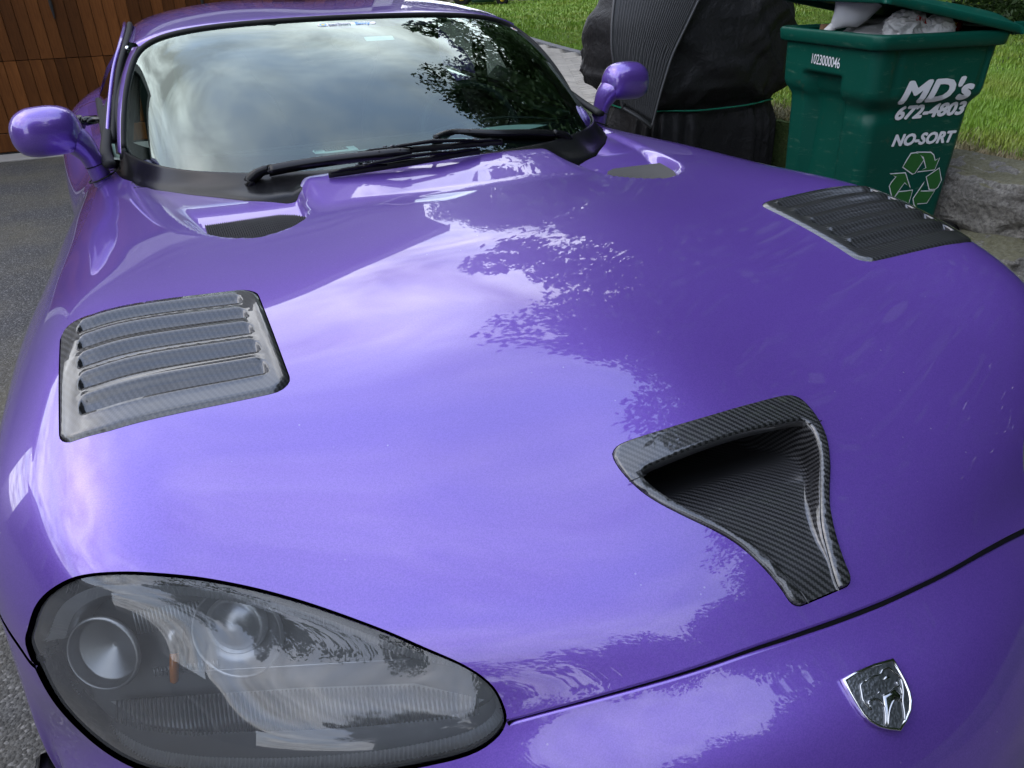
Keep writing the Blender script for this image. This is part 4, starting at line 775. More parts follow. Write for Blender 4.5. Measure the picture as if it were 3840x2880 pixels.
    for x in np.arange(-.125, -.045, .0045): q = T([(x, .014), (x, .004)], -.032); mb.tube(q, .0012, 4)
    for x in np.arange(-.135, -.05, .0045): q = T([(x, .082), (x, .055)], -.036); mb.tube(q, .0012, 4)
    P_(mb, 'reflector_flutes', MT['silver'], parent=root, kind='stuff')
    V, F = text_mesh('HB3-L  DOT', .008); V[:, :2] = V[:, :2]@np.array([[.99, -.13], [.13, .99]])+[-.10, -.078]; F2 = F if sd < 0 else [f[::-1] for f in F]
    if sd < 0:
        P = T(V[:, :2], hb(V[:, :2])+.0075); SUB('lens_marking', P, F, MT['tagwhite_soft'], parent=root, smooth=False)
        V, F = text_mesh('SAE  HR PL  02E1', .008); V[:, :2] = V[:, :2]@np.array([[.99, -.13], [.13, .99]])+[.02, -.090]; SUB('lens_marking', T(V[:, :2], hb(V[:, :2])+.0075), F, MT['tagwhite_soft'], parent=root, smooth=False)
MT['tagwhite_soft'] = simple('lens_embossing', (.28, .29, .30), .3)
for s in (-1, 1): headlamp(s)

# ------------------------------------------------------------------ bonnet badge
def m_pewter():
    b = NB('hammered_pewter'); h = b.vor(260, feature='F1')
    b.prin(Base_Color=(.30, .31, .33), Metallic=1.0, Roughness=.32, Normal=b.bump(h, .22, .0012)); return b.m
MT['badge'] = simple('badge_relief_metal', (.42, .43, .44), .14, metal=1, nz=.03)
def build_badge():
    X0 = np.array([-.0005, .3016, .5745]); n = np.array([-.0003, -.5651, .8250]); n /= np.linalg.norm(n); ex = np.array([1., 0, 0]); ey = np.cross(n, ex)
    T = lambda P, h: X0+(np.asarray(P)[:, :1]*ex+np.asarray(P)[:, 1:2]*ey)/1000+n*(np.broadcast_to(h, (len(P),))[:, None]/1000)-n*.001*(np.asarray(P)[:, :1]/40)**2*1.2
    out = np.array([(-40.0,30.6),(-19.0,32.2),(5.7,31.4),(34.3,27.9),(34.6,15.2),(34.3,2.5),(32.2,-9.3),(27.8,-18.2),(19.7,-26.0),(7.7,-32.4),(-5.9,-37.9),(-17.9,-31.9),(-28.0,-25.1),(-35.4,-16.3),(-38.2,-7.9),(-39.8,4.7),(-40.4,18.2)])
    ctr = out.mean(0); sc = lambda k: ctr+(out-ctr)*k; mb = MB()
    rings = [T(out, -3.5), T(out, 1.6), T(sc(.985), 2.6), T(sc(.955), 2.9), T(sc(.925), 2.4), T(sc(.91), 1.4)]
    mb.loft(rings); root = P_(mb, 'shield_badge', MT['chrome'], label='chrome shield badge with an embossed snake head, on the purple nose')
    A, B = np.meshgrid(np.linspace(-42, 36, 26), np.linspace(-40, 34, 26)); pl = resample(sc(.912), 3); V, F = cdt(np.stack([A.ravel(), B.ravel()], 1), [pl], [True], .8); F = F[pip(V[F].mean(1), pl)]; vc, fc, ix = compact(T(V, 1.4), F); SUB('badge_field', vc, fc, m_pewter(), parent=root)
    lines = [[(-15.6,19.5),(-6.6,20.4),(5.3,19.2),(12.3,21.9),(21.0,20.9),(24.5,14.8),(28.3,7.8),(26.7,1.1),(22.1,-6.6),(15.4,-14.3),(10.9,-22.8),(6,-30)],
      [(-15.6,19.5),(-23.5,18.3),(-27.1,11.5),(-30.2,4.5),(-29.8,.3),(-26.2,-7.0),(-25.9,-.1),(-19.8,.7),(-13.0,-1.3),(-10.2,-6.9),(-11.6,-14.4),(-19.9,-26.2)],
      [(-16.6,-27.4),(-7.3,-17.0),(3.7,-10.0),(11.6,-9.9),(14.2,-13.9)], [(-3.7,-.2),(3.1,-.6),(14.6,1.3),(20.3,1.3),(20.6,5.4),(22.0,-.3),(19.8,-7.7)]]
    for L in lines:
        p = catmull(L, 5); k = len(p); r = 0.0012*(.55+.45*np.sin(np.linspace(0.3, math.pi-.3, k))); mb = MB(); mb.tube(T(p, 2.3), r, 6, up=tuple(ey)); P_(mb, 'snake_relief', MT['badge'], parent=root)
    for L in ([(6.4,13.1),(15.4,16),(16.4,11.5),(8,12.4)], [(-10,3.6),(-3.5,5.6),(-4.5,3.6)], [(-3.7,-.2),(14.0,.5),(19.2,-7.5),(15.4,-13.3),(12.0,-9.5),(4.0,-9.6),(-7.3,-17.0),(-16.6,-27.4),(-18.8,-26.6),(-11.1,-14.6)]):
        p = np.array(L); mb = MB(); c = p.mean(0); mb.loft([T(p, 1.3), T(c+(p-c)*.93, 2.3), T(c+(p-c)*.7, 2.7)], True, False, True); P_(mb, 'snake_relief', MT['badge'], parent=root)
build_badge()

# ------------------------------------------------------------------ cabin
def build_cabin():
    xs = np.linspace(-1, 1, 41); rows = []
    for t, (dy, z) in enumerate(((.00, .868), (.10, .872), (.25, .868), (.38, .862), (.44, .855), (.47, .835), (.48, .76))):
        y = np.interp(np.abs(xs)*.66, [0, .4, .55, .66], [1.78, 1.86, 1.96, 2.12])*(1-t/6)+(2.26+.0*xs)*(t/6) if t else np.interp(np.abs(xs)*.66, [0, .4, .55, .66], [1.78, 1.86, 1.96, 2.12])
        zz = z+np.where((xs > .2) & (xs < .85) & (t >= 2), .022*np.sin(np.clip((xs-.2)/.65, 0, 1)*math.pi), 0)
        rows.append(np.stack([xs*.66, y, zz+0*xs], 1))
    mb = MB(); mb.grid(np.stack(rows)); dash = P_(mb, 'dashboard', MT['dash'])
    def vent(x, y, z):
        mb = MB(); mb.box((x, y, z), (.115, .050, .006), bev=.003); f = P_(mb, 'defrost_vent', MT['dash'], parent=dash)
        mb = MB(); mb.box((x, y, z+.0035), (.062, .034, .002), bev=.001); P_(mb, 'vent_opening', MT['dark'], parent=dash)
        mb = MB(); [mb.box((x-.025+.0085*i, y, z+.005), (.0025, .032, .003)) for i in range(7)]; P_(mb, 'vent_slats', MT['lampgrey'], parent=dash, kind='stuff')
    vent(-.165, 2.03, .876)
    mb = MB(); mb.tube([(x, 2.15+.02*x*x, .874+(.0 if x < .15 else .022*math.sin((x/.66-.2)/.65*math.pi) if x < .56 else 0)) for x in np.linspace(-.6, .6, 40)], .003, 6); P_(mb, 'dash_seam', MT['rubber'], parent=dash)
    # steering wheel
    c = np.array([.385, 2.42, .795]); ax = np.array([0, -.92, .39]); a = np.array([1., 0, 0]); b = np.cross(ax, a); t = np.linspace(0, 2*math.pi, 49); mb = MB(); mb.tube([c+(a*math.cos(q)+b*math.sin(q))*.175 for q in t], .014, 10, cap=False); w = P_(mb, 'steering_wheel', MT['rubber'])
    mb = MB(); [mb.tube([c, c+(a*math.cos(q)+b*math.sin(q))*.17], .016, 8) for q in (0.1, math.pi-.1, -math.pi/2)]; mb.tube([c-ax*.02, c+ax*.03], .045, 16); P_(mb, 'wheel_spokes', MT['rubber'], parent=w, kind='stuff')
    for sx in (-.36, .36):
        prof = [(.20, .40, 0), (.23, .55, .02), (.235, .68, .06), (.225, .80, .10), (.19, .92, .14), (.13, 1.0, .17), (.125, 1.06, .19), (.10, 1.09, .20)]; rings = []
        for hw_, z, dy in prof: rings.append([(sx+hw_*math.copysign(abs(math.cos(t))**.6, math.cos(t)), 2.82+dy+.065*math.copysign(abs(math.sin(t))**.6, math.sin(t)), z-.02) for t in np.linspace(0, 2*math.pi, 24, False)])
        mb = MB(); mb.loft(rings, True, True, True); P_(mb, 'seat_back', MT['seat'])
        mb = MB(); mb.box((sx, 2.62, .38), (.46, .50, .14), bev=.05); P_(mb, 'seat_cushion', MT['seat'])
    # tub
    mb = MB(); mb.box((0, 2.65, .25), (1.50, 2.0, .06)); mb.add([(-.66, 3.42, .2), (.66, 3.42, .2), (.60, 3.30, 1.10), (-.60, 3.30, 1.10)], [(0, 1, 2, 3)]); mb.add([(-.66, 2.25, .25), (.66, 2.25, .25), (.66, 2.20, .86), (-.66, 2.20, .86)], [(0, 1, 2, 3)])
    for s in (-1, 1): mb.add([(s*.72, 2.2, .25), (s*.72, 3.5, .25), (s*.74, 3.5, .87), (s*.70, 2.2, .86)], [(0, 1, 2, 3)])
    P_(mb, 'cabin_tub', MT['interior'], kind='stuff', smooth=False)
    mb = MB(); s = np.linspace(-1, 1, 21); T = Gt(s); rows = []
    for dy, dz in ((.012, -.006), (.2, .012), (.5, .02), (.85, .0)):
        P = T.copy(); P[:, 1] += dy; P[:, 2] += dz-.006; P[:, 0] *= .99; rows.append(P)
    mb.grid(np.stack(rows)); P_(mb, 'headlining', MT['interior'])
    for s_ in (-1, 1):  # inner door tops catching light
        mb = MB(); mb.add([(s_*.66, 2.30, .852), (s_*.71, 2.30, .862), (s_*.735, 3.2, .872), (s_*.67, 3.2, .862)], [(0, 1, 2, 3)]); P_(mb, 'door_trim', MT['dash'])
        t = np.linspace(0, 1, 16); a_ = WS(np.full(16, s_*.985), t); a_[:, 1] += .014; a_[:, 2] -= .016; mb = MB(); mb.tube(a_, .018, 8); P_(mb, 'pillar_trim', MT['interior'])
        b0 = np.array([(s_*.655, 2.95, .87), (s_*.62, 2.90, 1.02), (s_*.585, 2.80, 1.125)]); mb = MB(); mb.tube(catmull(b0, 4), .026, 8); P_(mb, 'roof_hoop', MT['interior'])
    # rear-view mirror and toll tag behind the glass
    p = WS(np.array([-.06]), np.array([.80]))[0]+np.array([0, .03, -.012]); t = np.linspace(0, 2*math.pi, 33); mb = MB(); mb.tube([p+np.array([.034*math.cos(q), .010*math.sin(q), .020*math.sin(q)]) for q in t], .005, 8, cap=False); P_(mb, 'mirror_mount', MT['interior'])
    mb = MB(); mb.box((p+np.array([.0, .05, -.025])).tolist(), (.22, .02, .055), bev=.01); P_(mb, 'rear_view_mirror', MT['interior'])
def on_glass(s, t, w, h, name, mat, lift=.0012, n=6, parent=None, **k):
    """small patch on the windscreen, w by h metres, rounded ends"""
    P0_ = WS(np.array([s]), np.array([t]))[0]; e = 1e-3; a = WS(np.array([s+e]), np.array([t]))[0]-P0_; b = WS(np.array([s]), np.array([t+e]))[0]-P0_; return P0_, a/e, b/e
def st_map(s, t, xy, lift):
    P0_, a, b = on_glass(s, t, 0, 0, '', None); xy = np.asarray(xy, float)
    S_ = s+xy[:, 0]/np.linalg.norm(a); T_ = t+xy[:, 1]/np.linalg.norm(b); n = WSn(np.clip(S_, -.99, .99), T_); return WS(S_, T_)+n*lift
build_cabin()
MT['tagwhite'] = simple('white_plastic_tag', (.75, .80, .74), .4); MT['white'] = simple('white_vinyl', (.80, .80, .80), .4, nz=.03); MT['blue'] = simple('blue_vinyl', (.12, .38, .70), .4); MT['navy'] = simple('slate_vinyl', (.10, .14, .20), .4); MT['yellow'] = simple('yellow_vinyl', (.80, .60, .05), .4); MT['red'] = simple('red_vinyl', (.55, .04, .03), .4)
def build_glass_bits():
    def flat(name, poly, s, t, lift, mat, parent=None, **k):
        poly = np.asarray(poly, float); P = st_map(s, t, poly, lift); return SUB(name, P, [tuple(range(len(P)))], mat, parent=parent, smooth=False, **k)
    def txt(name, body, size, x, y, s, t, lift, mat, parent, offset=0, shear=0, spacing=1):
        V, F = text_mesh(body, size, shear, offset, 0, 'LEFT', spacing); P = st_map(s, t, V[:, :2]+[x, y], lift); return SUB(name, P, F, mat, parent=parent, smooth=False)
    s, t = STK; w = .082
    st = flat('windscreen_sticker', [(-w, -.008), (w-.006, -.008), (w, -.002), (w, .010), (-.055, .010), (-.062, .013), (-w, .013), (-w-.008, .002), (-w, -.009)], s, t, .0008, MT['white'])
    hx = [(-.073+.0115*math.cos(q), .002+.0105*math.sin(q)) for q in np.arange(6)*math.pi/3]; flat('sticker_emblem', hx, s, t, .0011, MT['blue'], parent=st); hx = [(-.073+.0065*math.cos(q), .002+.006*math.sin(q)) for q in np.arange(6)*math.pi/3]; flat('sticker_emblem', hx, s, t, .0014, MT['yellow'], parent=st)
    txt('sticker_lettering', 'carbon', .0235, -.059, -.0065, s, t, .0012, MT['navy'], st, offset=.0006); txt('sticker_lettering', 'Envy', .0235, .020, -.0065, s, t, .0012, MT['blue'], st, offset=.0008)
    flat('toll_tag', rrect(-.042, .042, -.014, .014, .003, .003, 3), *TAG, -.006, MT['tagwhite']); 
    flat('inspection_sticker', [(.016*math.cos(q), .012*math.sin(q)) for q in np.linspace(0, 2*math.pi, 20, False)], .905, .90, .0008, MT['white']); flat('inspection_sticker', [(.006*math.cos(q), .006*math.sin(q)) for q in np.linspace(0, 2*math.pi, 8, False)], .905, .90, .0011, MT['red'])
STK = (-.02, .928); TAG = (.06, .80)
build_glass_bits()
# ------------------------------------------------------------------ wheels
def wheel(x, y, r=.33, w=.28):
    sd = 1 if x > 0 else -1; mb = MB(); prof = [(-.5, .72), (-.5, .90), (-.44, .98), (-.3, 1), (.3, 1), (.44, .98), (.5, .90), (.5, .72)]; mb.loft([[(x+q*w, y+math.cos(t)*r*k, r+math.sin(t)*r*k) for t in np.linspace(0, 2*math.pi, 40, False)] for q, k in prof]); ty = P_(mb, 'tyre', MT['rubber'])
    mb = MB(); [mb.box((x+sd*w*.38, y+math.cos(a)*r*.36, r+math.sin(a)*r*.36), (.03, .24, .06), rot=[[1, 0, 0], [0, math.cos(a), -math.sin(a)], [0, math.sin(a), math.cos(a)]]) for a in np.arange(5)*2*math.pi/5+.3]
    mb.loft([[(x+sd*w*q, y+math.cos(t)*r*k, r+math.sin(t)*r*k) for t in np.linspace(0, 2*math.pi, 32, False)] for q, k in ((.46, .74), (.44, .68), (-.3, .68))]); P_(mb, 'rim', MT['silver'], parent=ty, kind='stuff')
for x in (-.79, .79):
    for y in (1.22, 3.60): wheel(x, y)
# inner arch liner keeps the wheel well dark
for s in (-1, 1):
    mb = MB(); t = np.radians(np.arange(-10, 191, 10.0)); mb.loft([np.stack([np.full(len(t), s*q), 1.22+.37*np.cos(t), .33+.36*np.sin(t)], 1) for q in (.55, .80)], False); P_(mb, 'arch_liner', MT['dark'])
mb = MB(); mb.box((-.940, .875, .262), (.035, .07, .05), bev=.008); P_(mb, 'air_dam_end', MT['black_plastic'])
# ================================================================== SURROUNDINGS
def m_asphalt():
    b = NB('asphalt'); v = b.vor(150, out='Distance'); c1 = b.vor(150, out='Color'); sp = b.N('ShaderNodeSeparateColor'); b.set(sp.inputs[0], c1)
    base = b.ramp(sp.outputs[0], [(0, (.035, .034, .033)), (.5, (.065, .063, .06)), (.85, (.10, .097, .093)), (1, (.20, .19, .18))])
    base = b.mix(b.ramp(b.vor(220), [(.0, (.5,.5,.5)), (.5, (0,0,0))]), base, (.03, .03, .03))
    big = b.ramp(b.noise(1.3, 6), [(.4, (0, 0, 0)), (.7, (.55, .55, .55))]); base = b.mix(big, base, (.14, .12, .07), 'MIX')
    h = b.math('ADD', b.math('SUBTRACT', 1.0, v), b.math('MULTIPLY', b.noise(240, 4), .5)); b.prin(Base_Color=base, Roughness=.85, Normal=b.bump(h, .9, .004)); return b.m
def m_stone(name, lo, hi, sc=6.0, moss=.0):
    b = NB(name); n = b.noise(sc, 8, .65); c = b.ramp(n, [(.3, lo), (.5, tuple((p+q)/2 for p, q in zip(lo, hi))), (.7, hi)]); sp = b.ramp(b.noise(sc*14, 4, .7), [(.42, (0, 0, 0)), (.62, (.6, .6, .6))]); c = b.mix(sp, c, tuple(q*.35 for q in lo)); 
    c = b.mix(b.ramp(b.noise(sc*22, 3), [(.6, (0,0,0)), (.75, (.5,.5,.5))]), c, tuple(min(1, q*1.5) for q in hi))
    if moss:
        geo = b.N('ShaderNodeNewGeometry'); s = b.N('ShaderNodeSeparateXYZ'); b.set(s.inputs[0], geo.outputs['Normal']); f = b.math('MULTIPLY', b.math('GREATER_THAN', b.math('ADD', s.outputs[2], b.math('MULTIPLY', b.noise(sc*1.5, 5), .9)), 1.30), moss); c = b.mix(f, c, (.13, .125, .04))
    h = b.math('ADD', b.noise(sc*3, 8, .7), b.math('MULTIPLY', b.vor(sc*6), .4)); b.prin(Base_Color=c, Roughness=.9, Normal=b.bump(h, 1.0, .03)); return b.m
def m_wood(i):
    b = NB('stained_cedar'); v = b.scaled((30, 30, 1.6)); oi = b.N('ShaderNodeObjectInfo'); n = b.noise(1.0, 8, .65, vec=v, dist=1.2)
    b.nt.links.new(b.math('MULTIPLY', oi.outputs['Random'], 30.0), b.nt.nodes[-1].inputs[0]) if False else None
    c = b.ramp(n, [(.25, (.070, .022, .006)), (.5, (.135, .047, .012)), (.75, (.205, .074, .020))]); r = b.math('ADD', .45, b.math('MULTIPLY', oi.outputs['Random'], .9))
    vm = b.N('ShaderNodeVectorMath', operation='SCALE'); b.set(vm.inputs[0], c); b.set(vm.inputs['Scale'], r); b.prin(Base_Color=vm.outputs[0], Roughness=.5, Specular_IOR_Level=.15, Normal=b.bump(n, .25, .002)); return b.m
MT['asphalt'] = m_asphalt(); MT['boulder'] = m_stone('grey_boulder', (.14, .13, .115), (.36, .34, .30), 5.0, .55); MT['palestone'] = m_stone('pale_stone', (.28, .25, .19), (.52, .48, .38), 3.0)
MT['cedar'] = m_wood(0); MT['concrete'] = simple('pale_concrete', (.32, .30, .27), .9, bump=.3, bscale=120, bdist=.004)
def m_soil():
    b = NB('lawn_soil'); c = b.ramp(b.noise(2.2, 6), [(.35, (.035, .06, .012)), (.55, (.06, .10, .02)), (.75, (.12, .11, .05))]); b.prin(Base_Color=c, Roughness=.95, Normal=b.bump(b.noise(60, 6), .8, .02)); return b.m
def m_blade(name, a, b_, c_):
    b = NB(name); oi = b.N('ShaderNodeObjectInfo'); n = b.noise(1.7, 5); n2 = b.noise(38, 3); c = b.mix(n2, a, b_); c = b.mix(b.ramp(n, [(.45, (0,0,0)), (.75, (.7,.7,.7))]), c, c_); p = b.prin(Base_Color=c, Roughness=.45, Transmission_Weight=0.0); return b.m
MT['soil'] = m_soil(); MT['grass'] = m_blade('grass_blade', (.13, .26, .020), (.26, .43, .042), (.36, .37, .07)); MT['drygrass'] = m_blade('dry_grass', (.20, .15, .07), (.34, .27, .14), (.12, .15, .04))

# asphalt driveway and ground out to the horizon
G = MB(); xs = np.array([-250, -60, -20, -8, -4, -2, 0, 2, 4, 8, 20, 60, 250.]); mb = MB(); mb.grid(np.stack([np.stack([xs, np.full(13, y), np.zeros(13)], 1) for y in (-250, -60, -20, -8, -4, 0, 4, 7.62, 8.2, 20, 60, 250)])); mb.build('driveway', MT['asphalt'], smooth=False, kind='structure')
mb = MB(); mb.box((-.7, 7.62, .006), (6.2, .30, .016), bev=.004); mb.build('concrete_apron', MT['concrete'], smooth=False, kind='structure')

# lawn terrain, raised behind the boulder edging
LAWN_Z = .40
def lz(x, y): return LAWN_Z+.03*np.sin(x*.7+1)*np.cos(y*.5)+.012*np.clip(np.hypot(x-3, y-3)-4, 0, 40)*.35
edge = np.array([(2.98, -9), (2.98, -2), (3.0, 0), (2.92, 1.2), (2.90, 1.9), (2.98, 2.5), (3.15, 3.2), (3.1, 4.0), (2.95, 4.55), (2.5, 4.75), (2.2, 4.78)]); edge = resample(edge, .2, False)
def terrain():
    xs = np.r_[np.arange(2.2, 8, .25), np.arange(8, 20, 1.), np.arange(20, 61, 5.)]; ys = np.r_[np.arange(-20, -8, 2.), np.arange(-8, 14, .3), np.arange(14, 30, 1.5), np.arange(30, 71, 6.)]
    A, B = np.meshgrid(xs, ys); g = np.stack([A.ravel(), B.ravel()], 1); poly = np.vstack([edge, [(2.2, 7.7), (2.2, 7.8), (2.35, 8), (2.35, 70), (61, 70), (61, -21), (2.98, -21)]])
    V, F = cdt(g, [poly], [True], .08); F = F[pip(V[F].mean(1), poly)]; P = np.c_[V, lz(V[:, 0], V[:, 1])]; vc, fc, ix = compact(P, F)
    n = np.cross(vc[fc[:, 1]]-vc[fc[:, 0]], vc[fc[:, 2]]-vc[fc[:, 0]]); fc = fc if n[:, 2].mean() > 0 else fc[:, ::-1]; obj('lawn', vc, fc, MT['soil'], kind='structure')
    a = np.c_[edge, lz(edge[:, 0], edge[:, 1])]; b = np.c_[edge+[.02, 0], np.zeros(len(edge))-.02]; mb = MB(); mb.grid(np.stack([a, b])); mb.build('earth_bank', MT['soil'], kind='structure')
terrain()
# herringbone path, curved border against the lawn
PE = catmull([(2.30, 4.80), (3.2, 4.9), (3.75, 5.9), (3.95, 7.0), (4.15, 8.2), (4.45, 9.6), (4.95, 11.6), (5.4, 13.8), (5.6, 16.2), (5.3, 19.0)], 10); 
def path():
    poly = np.vstack([PE, [(5.2, 19.2), (2.4, 19.2), (2.4, 4.80)]]); z = lambda x, y: lz(x, y)
    q = resample(poly, .4); A, B = np.meshgrid(np.arange(2.4, 9, .4), np.arange(4.8, 19, .4)); V, F = cdt(np.stack([A.ravel(), B.ravel()], 1), [q], [True], .1); F = F[pip(V[F].mean(1), q)]; vc, fc, ix = compact(np.c_[V, z(V[:, 0], V[:, 1])+.012], F)
    n = np.cross(vc[fc[:, 1]]-vc[fc[:, 0]], vc[fc[:, 2]]-vc[fc[:, 0]]); fc = fc if n[:, 2].mean() > 0 else fc[:, ::-1]
    root = obj('paver_path', vc, fc, simple('joint_sand', (.09, .085, .075), .95, bump=.4), kind='structure')
    def bm(c, nm):
        b = NB(nm); oi = b.N('ShaderNodeObjectInfo'); v = b.math('ADD', .82, b.math('MULTIPLY', oi.outputs['Random'], .30)); col = b.mix(b.noise(40, 5), tuple(q*.8 for q in c), tuple(q*1.12 for q in c)); vm = b.N('ShaderNodeVectorMath', operation='SCALE'); b.set(vm.inputs[0], col); b.set(vm.inputs['Scale'], v); b.prin(Base_Color=vm.outputs[0], Roughness=.85, Normal=b.bump(b.noise(90, 5), .4, .003)); return b.m
    pale = bm((.42, .385, .33), 'pale_paver'); grey = bm((.20, .20, .205), 'grey_border_paver')
    W, L = .10, .20; mb = MB(); mb.box((0, 0, 0), (L-.007, W-.007, .03), bev=.004); me = obj('tmp', np.concatenate(mb.V), mb.F, pale, smooth=False); mesh = me.data; bpy.data.objects.remove(me); mesh.name = 'paver'
    bricks = []; ang = R(20); ca, sa = math.cos(ang), math.sin(ang)
    for i in range(-60, 130):
        for j in range(-60, 130):
            for (ox, oy, r) in ((0, 0, 0), (.15*1.0, .05, 90)):
                # herringbone lattice: (L brick) along x then rotated partner
                bx = i*.1-j*.1+ (0 if r == 0 else .15); by = i*.1+j*.1+(0 if r == 0 else .05)
                if r == 0: cx, cy = bx, by
                else: cx, cy = bx, by
                bricks.append((cx, cy, r))
    out = []
    for cx, cy, r in bricks:
        # remap so the pattern repeats every 0.4 m without overlaps
        out.append((cx, cy, r))
    P = []; s = set()
    for k in range(-80, 160):
        for m in range(-60, 60):
            # classic 2:1 herringbone in units of W
            x = k+4*m*0; 
    for r_ in range(-90, 160):       # row index in W units
        for c_ in range(-90, 160):
            v = (c_-r_) % 4
            if v == 0: P.append(((c_+1)*W, (r_+.5)*W, 0))          # horizontal brick covers c_, c_+1
            elif v == 2: P.append(((c_+.5)*W, (r_+0)*W, 90))    # vertical brick covers r_-1, r_ ... 
    res = []
    for x, y, a in P:
        X = 3.2+x*ca-y*sa; Y = 6.0+x*sa+y*ca
        if 2.35 < X < 9 and 4.7 < Y < 19: res.append((X, Y, a))
    res = np.array(res); m = pip(res[:, :2], poly) & (dseg(res[:, :2], PE, False) > .13); res = res[m]; d = np.hypot(res[:, 0]-3.3, res[:, 1]-6.2); res = res[np.argsort(d)]
    for X, Y, a in res[:250]: obj_me('paver', mesh, root, (X, Y, float(z(X, Y))+.012+random.uniform(-.001, .002)), (0, 0, ang+R(a)+random.uniform(-.006, .006)), (1, 1, 1))
    mb = MB()
    for X, Y, a in res[250:]:
        t = ang+R(a); mb.box((X, Y, float(z(X, Y))+.012), (L-.007, W-.007, .03), rot=[[math.cos(t), -math.sin(t), 0], [math.sin(t), math.cos(t), 0], [0, 0, 1]])
    o = mb.build('far_pavers', pale, root, smooth=False, kind='stuff')
    mb = MB(); mb.box((0, 0, 0), (.17, .11, .04), bev=.005); t_ = obj('tmp', np.concatenate(mb.V), mb.F, grey, smooth=False); bm_ = t_.data; bm_.name = 'border_paver'; bpy.data.objects.remove(t_)
    q = resample(PE, .178, False); t = np.gradient(q, axis=0)
    for p, tt in list(zip(q, t))[6:70]: obj_me('border_paver', bm_, root, (p[0]-.0, p[1], float(z(*p))+.014), (0, 0, math.atan2(tt[1], tt[0])))
path()
# grass blades
def blades(name, P, H, mat, lean=.5, wd=.004, **k):
    n = len(P); a = RNG.uniform(0, 2*math.pi, n); l = RNG.uniform(.1, lean, n)*H; d = np.stack([np.cos(a), np.sin(a)], 1); pr = np.stack([-d[:, 1], d[:, 0]], 1)*wd*RNG.uniform(.6, 1.3, n)[:, None]
    b0 = np.c_[P[:, :2]-pr, P[:, 2]]; b1 = np.c_[P[:, :2]+pr, P[:, 2]]; m0 = np.c_[P[:, :2]+d*l[:, None]*.35-pr*.7, P[:, 2]+H*.6]; m1 = np.c_[P[:, :2]+d*l[:, None]*.35+pr*.7, P[:, 2]+H*.6]; t = np.c_[P[:, :2]+d*l[:, None], P[:, 2]+H]
    V = np.stack([b0, b1, m1, m0, t], 1).reshape(-1, 3); i = np.arange(n)*5
    me = bpy.data.meshes.new(name); me.vertices.add(5*n); me.vertices.foreach_set('co', V.ravel().astype(np.float32)); F = np.concatenate([np.stack([i, i+1, i+2, i+3], 1).ravel(), np.stack([i+3, i+2, i+4], 1).ravel()])
    me.loops.add(7*n); me.loops.foreach_set('vertex_index', F.astype(np.int32)); me.polygons.add(2*n); me.polygons.foreach_set('loop_start', np.r_[np.arange(n)*4, 4*n+np.arange(n)*3].astype(np.int32)); me.update(calc_edges=True); me.validate(); me.materials.append(mat)
    return tag(obj_me(name, me), kind='stuff', **k)
def scatter(n, x0, x1, y0, y1, density=None):
    P = np.stack([RNG.uniform(x0, x1, n), RNG.uniform(y0, y1, n)], 1); ok = ~pip(P, np.vstack([PE, [(5.2, 19.2), (2.0, 19.2), (2.0, 4.5)]])) & (dseg(P, PE, False) > .07)
    ex = np.interp(P[:, 1], edge[::1, 1][:45], edge[:45, 0]) if False else np.interp(P[:, 1], [-9, 0, 1.2, 1.9, 2.5, 3.2, 4.0, 4.55, 5], [2.98, 3.0, 2.92, 2.90, 2.98, 3.15, 3.1, 2.95, 2.2]); ok &= P[:, 0] > ex+.03
    if density is not None: ok &= RNG.uniform(0, 1, n) < density(P)
    P = P[ok]; return np.c_[P, lz(P[:, 0], P[:, 1])]
edn = lambda P: 1-np.exp(-np.clip(dseg(P, edge, False)-.32, 0, 9)/.25)
p = scatter(150000, 2.9, 6.5, .5, 4.5, edn); blades('grass_near', p, RNG.uniform(.025, .065, len(p)), MT['grass'], wd=.0028)
p = scatter(170000, 3.5, 14, 4.5, 16); blades('grass_middle', p, RNG.uniform(.025, .055, len(p)), MT['grass'], wd=.005)
p = scatter(130000, 4.5, 26, 12, 26); blades('grass_far', p, RNG.uniform(.04, .09, len(p)), MT['grass'], wd=.014)
p = scatter(75000, 2.9, 4.2, .5, 4.6, lambda P: np.exp(-np.clip(dseg(P, edge, False)-.12, 0, 9)/.28)*.9); blades('dry_thatch', p, RNG.uniform(.012, .045, len(p)), MT['drygrass'], lean=1.6, wd=.0028)

# boulders
def boulder(name, c, size, seed, mat, label, group=None, sub=4, rough=.16, rz=0, cat='boulder'):
    import bmesh
    bm = bmesh.new(); bmesh.ops.create_icosphere(bm, subdivisions=sub, radius=1); rz_ = Matrix.Rotation(rz, 3, 'Z')
    for v in bm.verts:
        p = v.co.copy(); q = Vector([math.copysign(abs(a)**.62, a) for a in p]); n = noise.fractal(q*1.3+Vector((seed*7.1, seed*3.3, seed)), 1.0, 2.1, 5)*rough+noise.fractal(q*5+Vector((seed, 0, 0)), 1, 2, 4)*rough*.22
        cr = noise.cell(q*1.7+Vector((seed*2.2, 0, 0)))*.05; q *= (1+n+cr); v.co = rz_ @ Vector((q.x*size[0]/2, q.y*size[1]/2, q.z*size[2]/2))
    me = bpy.data.meshes.new(name); bm.to_mesh(me); bm.free(); me.materials.append(mat); [setattr(f, 'use_smooth', True) for f in me.polygons]
    o = obj_me(name, me, None, c); tag(o, label, cat, group); return o
gp = 'boulders edging the raised lawn'
boulder('boulder', (2.97, 2.32, .285), (.42, .90, .33), 1, MT['boulder'], 'long grey boulder with a mossy top just right of the green wheelie bin', gp, 5, rz=.1)
boulder('boulder', (2.95, 1.50, .295), (.44, .82, .31), 2, MT['boulder'], 'pale grey capping boulder at the right edge of the photo', gp, 5, rz=-.1)
